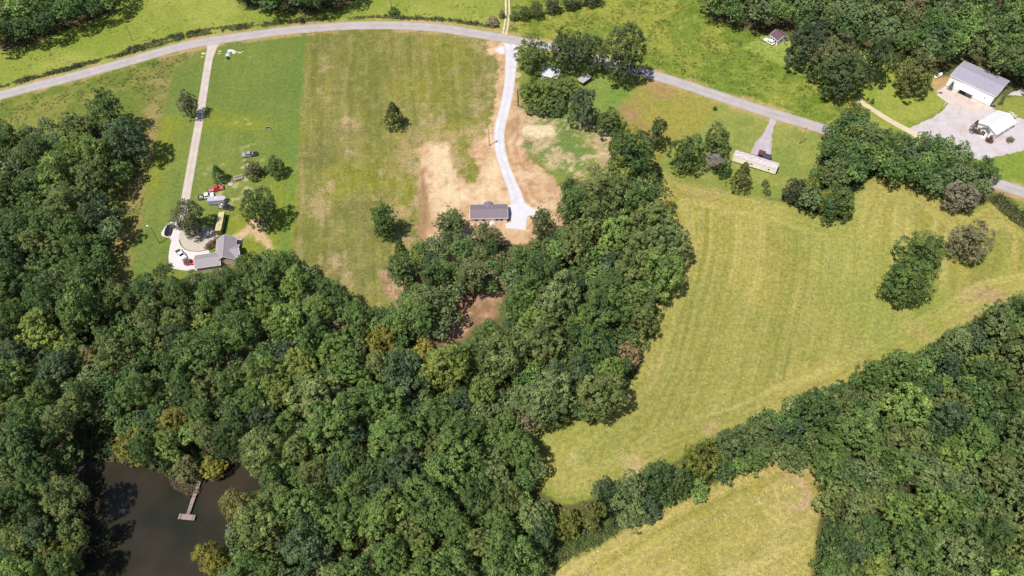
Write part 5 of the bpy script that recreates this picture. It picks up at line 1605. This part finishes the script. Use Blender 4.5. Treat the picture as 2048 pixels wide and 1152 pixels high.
T("cedar_tree", 803, 512, 20, 34, "cedar", (.058, .080, .020), "bright cone shaped cedar under the single pine", var=0)
T("small_tree", 765, 690, 34, 42, "round", (.105, .104, .022), "large golden olive tree beside the pinkish forest clearing", var=7)
T("small_tree", 843, 705, 27, 22, "round", (.150, .150, .028), "bright yellow tree at the lower end of the pinkish clearing", var=2)
T("small_tree", 263, 893, 36, 38, "round", (.100, .112, .024), "yellow green tree overhanging the pond's upper shore", var=2)
T("small_tree", 360, 850, 36, 40, "round", (.098, .098, .026), "golden green tree in the wood above the dock", var=6)
T("small_tree", 478, 1018, 36, 40, "round", (.100, .104, .030), "golden green tree leaning over the pond opposite the dock end", var=3)
T("small_tree", 428, 1122, 34, 38, "round", (.120, .120, .024), "yellow tree at the lower shore of the pond", var=6)
T("small_tree", 120, 1120, 36, 40, "round", (.080, .092, .024), "yellowish tree low on the dark shore across from the dock", var=1)
T("small_tree", 148, 980, 22, 26, "round", (.095, .104, .024), "small yellow green tree at the edge of the dark shore", var=2)
T("small_tree", 188, 722, 24, 30, "round", (.115, .108, .044), "pale yellow tree in the wood far above the pond", var=0)
T("small_tree", 428, 936, 24, 20, "round", (.125, .130, .024), "small bright yellow tree right beside the dock's landward end", var=7)
T("small_tree", 376, 938, 28, 24, "round", (.076, .082, .032), "olive tree leaning over the shore left of the dock", var=0)
T("small_tree", 1255, 712, 27, 28, "round", (.130, .100, .054), "tan orange leaved tree at the wood's edge by the hay field", var=8)
T("small_tree", 1330, 418, 14, 16, "round", (.135, .128, .020), "small bright yellow tree at the edge of the tree strip", var=2)
T("small_tree", 1400, 920, 38, 46, "round", (.080, .096, .020), "yellow green tree in the hedge between the two hay fields", var=1)
T("small_tree", 1310, 962, 34, 42, "round", (.038, .066, .024), "dark green tree in the hedge between the two hay fields", var=3)
T("small_tree", 1358, 972, 24, 34, "round", (.042, .068, .024), "dark tree in the hedge just left of the yellow green one", var=6)
T("small_tree", 1462, 895, 40, 42, "round", (.048, .074, .028), "broad green tree in the hedge right of the yellow green one", var=0)
T("small_tree", 1520, 882, 40, 40, "round", (.054, .078, .028), "olive green tree in the hedge above the curved swath rings", var=5)
T("small_tree", 1208, 985, 25, 38, "round", (.038, .062, .032), "bluish dark tree alone at the lower tip of the hay field", var=4)
T("small_tree", 1184, 1030, 25, 34, "round", (.086, .102, .032), "yellow green tree left of the bluish one at the wood's corner", var=8)
T("small_tree", 1135, 1052, 29, 32, "round", (.084, .100, .024), "golden green tree low on the wood's edge by the lower hay field", var=2)

SINGLE = [o for o in bpy.data.objects if o.get("category") in ("tree", "shrub")]

# bare trees
def bare_tree(name, base, h, label, mat, seed, spread=.5, depth=4):
    r_ = random.Random(seed)
    x_, y_ = P(*base)
    o = empty(name, (x_, y_, 0), 0, label, "tree")
    tr, br = MB(), MB()
    def grow(p, d, L, rad, k):
        q = p + d * L
        (tr if k == depth else br).tube(p, q, rad, rad * .62, n=6 if k > 1 else 4, cap=False)
        if k == 0: return
        for j in range(4 if k > 2 else 5):
            a = Vector((r_.uniform(-1, 1), r_.uniform(-1, 1), r_.uniform(-.1, .8))).normalized()
            grow(p.lerp(q, r_.uniform(.55, 1)), (d * (1 - spread) + a * spread).normalized(), L * r_.uniform(.55, .8), max(rad * .55, .028), k - 1)
    grow(Vector((0, 0, -.1)), Vector((r_.uniform(-.1, .1), r_.uniform(-.1, .1), 1)).normalized(), h * .38, h * .022, depth)
    tr.build("trunk", mat, o)
    br.build("branches", mat, o)
    return o
bare_tree("bare_tree", (1414, 345), 12, "bare grey dead tree in front of the green clump on the lawn", plain("bark_grey", (.30, .25, .24), .9, size=2), 3, .62, 5)
bare_tree("bare_tree", (2030, 668), 13, "dead tree with white bare limbs at the wood's upper corner", BARK_PALE, 8, .5, 4)
bare_tree("bare_tree", (1727, 772), 8, "small dead tree with pinkish bare limbs at the wood's edge", BARK_PALE, 12, .6, 3)
bare_tree("bare_tree", (1990, 645), 7, "short dead snag poking out beside the white limbed dead tree", BARK_PALE, 15, .45, 2)
bare_tree("bare_tree", (1188, 360), 8, "thin leafless tree on the dirt at the top of the tree strip", BARK, 21, .5, 4)
bare_tree("bare_tree", (1117, 445), 6, "thin bare sapling on the soil beside the gravel pad", BARK, 25, .45, 3)

# ------------------------------------------------------------------ the woods: every tree its own, the far woods as one mass
def pick(g, table):
    t = g.random() * sum(w_ for w_, _, _ in table)
    for w_, c, nm in table:
        t -= w_
        if t <= 0: return c, nm
    return table[-1][1:]
SHADE = [(1.8, DG, "dark green"), (3.6, MG, "green"), (3.2, OL, "olive green"), (.8, BG, "bluish green"), (2.0, LG, "bright green"), (.5, YG, "yellow green"), (.06, BR, "brownish"), (1.2, PG, "pale green")]
SHADE_L = [(4.0, DG, "dark green"), (3.2, MG, "green"), (3.0, OL, "olive green"), (1.1, BG, "bluish green"), (.8, LG, "bright green"), (.5, YG, "yellow green"), (.05, BR, "brownish")]
SHADE_R = [(2.0, DG, "dark green"), (3.4, MG, "green"), (2.8, OL, "olive green"), (.8, BG, "bluish green"), (1.6, LG, "bright green"), (.5, YG, "yellow green"), (.15, BR, "brownish"), (2.2, PG, "pale green")]
placed = []                                                     # (x, y, r)
for o in SINGLE:
    c = [k for k in o.children if k.name.startswith("crown")][0]
    placed.append((o.location.x, o.location.y, c.scale[0]))

def fill(pg_px, zc, rmin, rmax, tight, tries, seed):
    g = random.Random(seed)
    pg = poly(pg_px, zc)
    out = []
    x0, y0 = pg.min(0); x1, y1 = pg.max(0)
    n = 0
    cand_x = np.array([g.uniform(x0, x1) for _ in range(tries)]); cand_y = np.array([g.uniform(y0, y1) for _ in range(tries)])
    ok = sdist(cand_x, cand_y, pg) > -.3
    for q, (cx, cy) in enumerate(zip(cand_x[ok], cand_y[ok])):
        k = q / max(1, ok.sum())
        r = rmin + (rmax - rmin) * (g.random() ** 1.2) * (1 - .75 * k)
        if all((cx - a) ** 2 + (cy - b) ** 2 > (tight * (r + c)) ** 2 for a, b, c in placed):
            placed.append((cx, cy, r)); out.append((cx, cy, r))
    return out

def project(x_, y_, z_):
    dx, dy, dz = x_, y_, z_ - H
    dep = dy * CP - dz * SP
    return 1024 + F * dx / dep, 576 - F * (dy * SP + dz * CP) / dep

forest = []
for pg, zc, lo, hi, tight, tries, seed, tab, nm, kind in (
        (PINES, 13, 2.8, 4.4, .70, 4000, 1, None, "pine grove below the new house", "pine"),
        (FOREST_A, 13, 3.2, 7.4, .76, 26000, 2, SHADE, "big wood", "round"),
        (FOREST_B, 12, 3.0, 6.6, .76, 16000, 3, SHADE_R, "east wood", "round"),
        (FOREST_C, 9, 3.0, 5.2, .74, 6000, 4, SHADE_R, "hedge belt", "round")):
    for (cx, cy, r) in fill(pg, zc, lo, hi, tight, tries, seed):
        forest.append([cx, cy, r, nm, kind, tab, zc])
# those out of the picture are dropped; the largest stay single trees
LM = [("the dock", P(388, 990)), ("the left house", P(440, 500)), ("the new house", P(978, 425)), ("the pinkish clearing", P(920, 630)), ("the yellow tree", P(843, 705)), ("the orange tree", P(1255, 712)),
      ("the bluish hedge tree", P(1208, 985)), ("the swath rings", P(1590, 960)), ("the white snag", P(2030, 668)), ("the mobile home", P(1515, 325)), ("the church hall", P(1990, 250)), ("the concrete drive", P(390, 300)),
      ("the wood side pole", P(291, 262)), ("the golden tree", P(765, 690)), ("the pond yellow tree", P(263, 893)), ("the pale tree", P(188, 722)), ("the hay field clump", P(1835, 540)), ("the road", P(1648, 259))]
seen = []
g_ = random.Random(99)
for q in forest:
    cx, cy, r, nm, kind, tab, zc = q
    px, py = project(cx, cy, zc)
    rp = r * ppm(py, zc)
    if -rp < px < 2048 + rp and -rp * 1.2 < py < 1152 + rp * 1.2: seen.append((rp, px, py, *q))
seen.sort(key=lambda s: -s[0])
N_SINGLE = 300 - len(SINGLE) + 30
rest = seen[N_SINGLE:]
seen = seen[:N_SINGLE]
outside = [q for q in forest if not any(q[0] == s[3] for s in seen) and not any(q[0] == s[3] for s in rest)]
labels = {}
ORD = ["closest", "second closest", "third closest", "fourth closest", "fifth closest", "sixth closest", "seventh closest", "eighth closest", "ninth closest", "tenth closest"]
info = []
for rp, px, py, cx, cy, r, nm, kind, tab, zc in seen:
    left = (px < 480 and py < 900 or px < 230) and nm == "big wood"
    tint, tn = ((.072, .092, .038), "grey green") if kind == "pine" else pick(g_, SHADE_L if left else tab)
    if kind == "pine" and g_.random() < .35: tint, tn = (.052, .088, .028), "green"
    big = "large" if r > 5.3 else ("middling" if r > 4.2 else "small")
    lm = min(LM, key=lambda l: (l[1][0] - cx) ** 2 + (l[1][1] - cy) ** 2)
    d = math.hypot(lm[1][0] - cx, lm[1][1] - cy)
    info.append((tint, tn, big, lm[0], d))
    labels.setdefault((big, tn, nm, lm[0], kind), []).append((d, len(info) - 1))
text = {}
for (big, tn, nm, lm, kind), members in labels.items():
    for k, (d, i) in enumerate(sorted(members)):
        what = "pine" if kind == "pine" else "tree"
        where = "" if kind == "pine" else f" in the {nm}"
        nth = ORD[k] + " such to" if len(members) > 1 else "near"
        text[i] = f"{big} {tn} {what}{where}, {nth} {lm}"
for i, (rp, px, py, cx, cy, r, nm, kind, tab, zc) in enumerate(seen):
    tint = info[i][0]
    h = (r * 2.1 + g_.uniform(6.5, 9.5)) if kind == "round" else r * 2 + g_.uniform(9, 12)
    if 40 < px < 220 and py > 800: h += 5
    if nm.startswith("hedge"): h = r * 2.0 + g_.uniform(2, 4)
    dens = g_.uniform(.88, 1.12) * (1.16 if nm == 'east wood' or (nm == 'big wood' and px > 480) else 1.08)
    tree("forest_tree" if kind == "round" else "pine_tree", px, py, 0, 0, kind, tuple(c * dens for c in tint), text[i], "tree", "trees of the " + nm if kind == "round" else "pines of the grove", world=(cx, cy), r_m=r * 1.06, h=h)

# far woods and the smallest crowns: one mass
def mass(name, items, seed, kind="round", keep=1.0, label=None):
    g = np.random.default_rng(seed)
    vs, fs, vr, tn = [], [], [], []
    base = 0
    for (x_, y_, r, h, tint) in items:
        d = ROUND[g.integers(len(ROUND))]
        p, n, s, b = d
        if keep < 1:
            sel = g.random(len(p)) < keep
            p, n, s, b = p[sel], n[sel], s[sel] * keep ** -.44, b[sel]
        a = g.random() * 6.283
        ca, sa = math.cos(a), math.sin(a)
        p = np.stack([p[:, 0] * ca - p[:, 1] * sa, p[:, 0] * sa + p[:, 1] * ca, p[:, 2]], 1)
        n = np.stack([n[:, 0] * ca - n[:, 1] * sa, n[:, 0] * sa + n[:, 1] * ca, n[:, 2]], 1)
        v, f = leaves(p * r + np.array([x_, y_, h - r]), n, s * r, int(g.integers(1e6)))
        vs.append(v); fs.append(f + base); base += len(v)
        vr.append(np.repeat(b, 4)); tn.append(np.tile(np.array(tint) * g.uniform(.9, 1.1) * GAIN * 1.08, (len(v), 1)))
    me = np_mesh(name, np.vstack(vs), np.vstack(fs), LEAF_T, [("var", 'FLOAT', np.concatenate(vr)), ("tint", 'FLOAT_COLOR', np.vstack(tn))])
    return tag(link(name, me), label, None, None, "stuff")

far, gaps = [], []
g_ = random.Random(5)
for pg, zc, lo, hi, tries, seed, tab in ((FOREST_D, 11, 3.6, 6.0, 9000, 7, SHADE_R), (FOREST_E, 11, 3.6, 6.2, 6000, 8, SHADE_L), (FOREST_F, 10, 3.4, 5.5, 4000, 9, SHADE_L)):
    for (cx, cy, r) in fill(pg, zc, lo, hi, .70, tries, seed):
        px, py = project(cx, cy, zc)
        if -60 < px < 2110 and py > -45: far.append((cx, cy, r * 1.08, r * 1.9 + g_.uniform(6, 9), pick(g_, tab)[0]))
for s in rest:
    far.append((s[3], s[4], s[5] * 1.1, s[5] * 1.9 + g_.uniform(3, 7), pick(g_, SHADE_R)[0]))
for pg, zc, seed in ((FOREST_A, 8, 21), (FOREST_B, 8, 22), (FOREST_C, 6, 23)):
    for (cx, cy, r) in fill(pg, zc, 1.7, 3.0, .66, 14000, seed):
        px, py = project(cx, cy, zc)
        if -30 < px < 2080 and py < 1190: gaps.append((cx, cy, r * 1.15, r * 2 + g_.uniform(4, 8), pick(g_, SHADE_R)[0]))
mass("far_woods", far, 3, keep=.21)
mass("young_trees", gaps, 6, keep=.06)
out_ = [(q[0], q[1], q[2] * 1.1, q[2] * 2 + g_.uniform(5, 8), pick(g_, SHADE)[0]) for q in outside]
if out_: mass("outer_woods", out_, 4, keep=.12)

# undergrowth in and along the woods, brush along the road, weeds in the pastures
def tufts(name, pts, rad, hgt, per, size, tints, seed, flat=.6):
    """low clumps of leaves: pts (n,2), radius, height, leaves per clump."""
    g = np.random.default_rng(seed)
    n = len(pts)
    rr = rad * g.uniform(.6, 1.4, n)
    hh = hgt * g.uniform(.4, 1.4, n)
    q = sph(n * per, g)
    q[:, 2] = np.abs(q[:, 2])
    i = np.repeat(np.arange(n), per)
    p = np.stack([pts[i, 0] + q[:, 0] * rr[i] * g.uniform(.3, 1, n * per), pts[i, 1] + q[:, 1] * rr[i] * g.uniform(.3, 1, n * per), q[:, 2] * hh[i] * g.uniform(.4, 1, n * per)], 1)
    v, f = leaves(p, q + np.array([0, 0, flat]) + g.normal(size=(n * per, 3)) * .35, size * g.uniform(.7, 1.4, n * per), seed, .7)
    cv = np.clip(g.normal(1, .2, n)[i] * g.normal(1, .13, n * per), .5, 1.7)
    tt = np.array(tints)[g.integers(len(tints), size=n)][i] * 1.15
    me = np_mesh(name, v, f, LEAF_T, [("var", 'FLOAT', np.repeat(cv, 4)), ("tint", 'FLOAT_COLOR', np.repeat(tt, 4, 0))])
    return tag(link(name, me), None, None, None, "stuff")

def scatter(pg, n, seed, inset=0.0, noise=None):
    g = np.random.default_rng(seed)
    x0, y0 = pg.min(0); x1, y1 = pg.max(0)
    p = np.stack([g.uniform(x0, x1, n), g.uniform(y0, y1, n)], 1)
    p = p[sdist(p[:, 0], p[:, 1], pg) > inset]
    if noise:
        size, lo, sd = noise
        p = p[fbm(p[:, 0], p[:, 1], size, sd, 3) > lo]
    return p

def clear_of(p, pgs, m=0.0):
    for q in pgs: p = p[sdist(p[:, 0], p[:, 1], q) < -m]
    return p
def along_line(line, n, lo, hi, seed):
    g = np.random.default_rng(seed)
    pts = np.array([P(*p) for p in line])
    seg = np.linalg.norm(np.diff(pts, axis=0), axis=1)
    cum = np.concatenate([[0], np.cumsum(seg)])
    t = g.random(n) * cum[-1]
    i = np.clip(np.searchsorted(cum, t) - 1, 0, len(seg) - 1)
    u = ((t - cum[i]) / seg[i])[:, None]
    a = pts[i] * (1 - u) + pts[i + 1] * u
    d = (pts[i + 1] - pts[i]) / seg[i][:, None]
    return a + np.stack([-d[:, 1], d[:, 0]], 1) * g.uniform(lo, hi, n)[:, None]
pond_, c1_, c2_, hay_, hay2_ = poly(POND), poly(CLEARING), poly(CLEARING2), poly(HAY), poly(HAY2)
und = []
for pg, n, sd in ((FOREST_A, 9500, 1), (FOREST_B, 9000, 2), (FOREST_C, 3600, 3), (PINES, 60, 4)):
    p = scatter(poly(pg, 7), n, sd, -1.0)
    und.append(clear_of(p, [pond_, c1_, c2_, hay_, hay2_], .6))
und.append(along_line([(150, 905), (200, 915), (245, 920), (300, 925), (345, 945), (368, 958), (400, 950), (425, 938), (470, 918), (512, 918), (545, 960), (545, 1010), (484, 1026), (474, 1066), (468, 1112), (436, 1160)], 420, -1.0, 6.0, 41))
und = np.vstack(und)
tufts("undergrowth", und, 1.5, 3.2, 12, .68, [DG, MG, OL, BG, (.05, .06, .02)], 1)
far_u = np.vstack([scatter(poly(pg, 4), n, sd, -1.5) for pg, n, sd in ((FOREST_D, 2600, 5), (FOREST_E, 1400, 6), (FOREST_F, 500, 7))])
tufts("undergrowth", far_u, 1.5, 3.0, 10, .7, [DG, MG, OL], 2)
brush = np.vstack([along_line([(0, 191), (125, 159), (250, 125)], 900, 5.0, 7.4, 1), along_line([(250, 125), (375, 90), (440, 79), (510, 69.5)], 1100, 5.0, 9.5, 2), along_line([(510, 69.5), (560, 62.5), (612, 57.5)], 240, 5.0, 7.6, 5),
                   along_line([(612, 57.5), (762, 50.5), (887, 57), (990, 72)], 700, 5.2, 7.2, 3)])
nb = fbm(brush[:, 0], brush[:, 1], 7, 84, 4)
low_ = brush[nb > .36]
tufts("roadside_brush", low_, .75, .55, 9, .36, [(.085, .098, .030), (.100, .110, .036), (.065, .085, .026), (.13, .115, .06)], 3, 1.6)
g = np.random.default_rng(90)
big_ = brush[(nb > .52) & (g.random(len(brush)) < .4)]
tufts("roadside_brush", big_, 1.05, 1.5, 20, .42, [(.055, .075, .022), (.075, .088, .026), (.045, .062, .020), (.10, .085, .055)], 33, .8)
hedge = along_line([(1985, 395), (2010, 418), (2048, 446), (2090, 470)], 260, -2.2, 2.2, 4)
tufts("hedge", hedge, 1.4, 2.6, 24, .5, [OL, (.085, .098, .024), MG, (.10, .085, .03)], 4).name = "hedge_brush"
w1 = scatter(poly(PASTURE_NE), 9000, 11, 1.5, (5, .5, 81))
w1 = w1[dline(w1[:, 0], w1[:, 1], rl) > 6]
tufts("pasture_weeds", w1, .85, .40, 8, .38, [(.115, .140, .026), (.095, .122, .024), (.150, .156, .036)], 5, 2.4)
w2 = scatter(poly(ROUGH_LEFT), 7000, 12, .6, (4, .47, 82))
w2 = w2[(dline(w2[:, 0], w2[:, 1], rl) > 5)]
tufts("rough_grass", w2, .7, .4, 8, .32, [(.095, .112, .030), (.078, .104, .026), (.130, .124, .052)], 6, 2.0)
w3 = scatter(poly(PASTURE_NW), 7000, 13, 2.0, (8, .56, 83))
w3 = w3[(dline(w3[:, 0], w3[:, 1], rl) > 7)]
tufts("pasture_weeds", w3, .7, .4, 6, .34, [(.115, .145, .026), (.095, .128, .026)], 7, 1.4)
edge = np.vstack([along_line([(1440, 880), (1500, 858), (1590, 820), (1640, 800), (1690, 780), (1720, 760), (1830, 728), (1900, 682), (2000, 642), (2048, 610)], 420, -2.0, 2.5, 26), along_line([(1600, 400), (1650, 420), (1690, 436), (1700, 385), (1735, 348), (1800, 352), (1870, 380), (1920, 400)], 300, -1.5, 1.5, 27), along_line([(1060, 1150), (1110, 1115), (1190, 1072), (1235, 1048), (1215, 1040), (1140, 1085), (1060, 1140)], 340, -2.5, 2.5, 24), along_line([(262, 575), (330, 545), (335, 530)], 120, -3, 3, 21), along_line([(1180, 850), (1250, 760), (1290, 690), (1330, 570), (1350, 490), (1335, 400), (1310, 350)], 420, -2.5, .8, 22),
                  along_line([(1210, 1055), (1330, 1012), (1450, 952), (1560, 912), (1640, 930), (1655, 1000), (1640, 1150)], 420, -.4, 1.8, 23)])
tufts("edge_brush", edge, 1.0, 1.4, 14, .42, [MG, OL, (.085, .11, .03), LG], 8)
sh_ = along_line([(300, 930), (345, 950), (370, 965), (400, 958), (425, 945), (470, 925), (512, 925), (540, 960), (540, 1010), (480, 1020), (470, 1060), (465, 1110), (430, 1160)], 300, -.6, 2.2, 42)
tufts("shore_brush", sh_, .9, 1.3, 14, .4, [YG, LG, (.10, .12, .034), OL], 43)
reed = scatter(poly([(365, 955), (400, 955), (398, 985), (380, 992), (345, 975), (340, 955)]), 500, 31)
tufts("shore_brush", reed, .5, .8, 10, .3, [(.12, .085, .065), (.10, .07, .05), (.09, .09, .03)], 9)

def along_coord(p):
    return (p[:, 0] - ax_f) * uy_f - (p[:, 1] - ay_f) * ux_f
ax_f, ay_f = P(586, 490); bx_f, by_f = P(613, 75)
L_f = math.hypot(bx_f - ax_f, by_f - ay_f); ux_f, uy_f = (bx_f - ax_f) / L_f, (by_f - ay_f) / L_f
def fan_of(px_, py_):
    l_ = dline(px_, py_, [P(*p) for p in [(1180, 960), (1230, 830), (1290, 720), (1330, 560), (1350, 480), (1350, 380), (1350, 300)]])
    r__ = dline(px_, py_, [P(*p) for p in [(1560, 1000), (1640, 800), (1690, 600), (1700, 450), (1705, 300)]])
    return 95 * l_ / (l_ + r__ + 1e-6)
# cut hay left lying in rows, short green regrowth between
p = scatter(hay_, 46000, 51, .8)
e_ = sdist(p[:, 0], p[:, 1], hay_)
f_ = np.where(e_ < 11, e_, fan_of(p[:, 0], p[:, 1]))
ln = np.clip((fbm(f_, p[:, 1] * .005, 2.1, 67, 3) - .5) * 5.5, -1, 1)
g = np.random.default_rng(52)
row = p[(ln > .3) & (g.random(len(p)) < .6) & (fbm(p[:, 0], p[:, 1], 12, 53, 3) > .36)]
gap = p[(ln < -.1) & (g.random(len(p)) < .45)]
tufts("cut_hay", row, .34, .10, 4, .26, [(.33, .285, .125), (.29, .255, .10), (.38, .33, .17)], 54, 3.0)
tufts("hay_regrowth", gap, .32, .13, 4, .24, [(.185, .178, .062), (.20, .19, .066), (.165, .168, .055)], 55, 3.0)
p = scatter(hay2_, 26000, 56, .8)
f_ = dline(p[:, 0], p[:, 1], [P(*q) for q in [(1000, 1200), (1090, 1145), (1200, 1085), (1330, 1008), (1450, 952), (1560, 912)]])
ln = np.clip((fbm(f_, (p[:, 0] - p[:, 1]) * .006, 2.0, 74, 3) - .5) * 5.5, -1, 1)
row = p[(ln > .3) & (g.random(len(p)) < .8)]
gap = p[(ln < -.1) & (g.random(len(p)) < .4)]
tufts("cut_hay", row, .34, .10, 4, .26, [(.36, .31, .145), (.32, .275, .11), (.41, .36, .19)], 57, 3.0)
tufts("hay_regrowth", gap, .32, .12, 4, .24, [(.18, .18, .055), (.20, .195, .065)], 58, 3.0)
# dry stalks of the middle field, thin rows along its length
p = scatter(poly(MID_FIELD), 40000, 61, .5)
p = clear_of(p, [poly(SOIL), poly(CLEARING)], .5)
ac = along_coord(p)
ln = fbm(ac, (p[:, 1]) * .05, 1.7, 62, 3)
row = p[(ln > .53) & (fbm(p[:, 0], p[:, 1], 10, 63, 3) > .44)]
tufts("dry_stalks", row, .34, .09, 4, .24, [(.27, .23, .11), (.23, .20, .085), (.32, .26, .15)], 64, 2.4)
gr_ = p[(ln < .47)][:14000]
tufts("meadow_grass", gr_, .36, .08, 4, .26, [(.135, .142, .042), (.155, .155, .046), (.12, .132, .044)], 65, 3.5)
# clods on the building site
p = scatter(poly(SOIL), 5200, 66, .5)
p = p[fbm(p[:, 0], p[:, 1], 6, 67, 4) > .47]
p = p[dline(p[:, 0], p[:, 1], [P(*q) for q in [(1021, 82), (1023, 110), (1021, 140), (1017, 180), (1008, 222), (1000, 252), (998, 280), (1003, 312), (1014, 345), (1026, 375), (1034, 402), (1036, 428), (1034, 456)]]) > 4]
hs_ = P(978, 428, 0)
p = p[np.hypot(p[:, 0] - hs_[0], p[:, 1] - hs_[1]) > 9]
tufts("soil_clods", p, .22, .14, 5, .2, [(.42, .28, .17), (.34, .22, .13), (.50, .36, .23), (.22, .18, .09)], 68, 1.0)
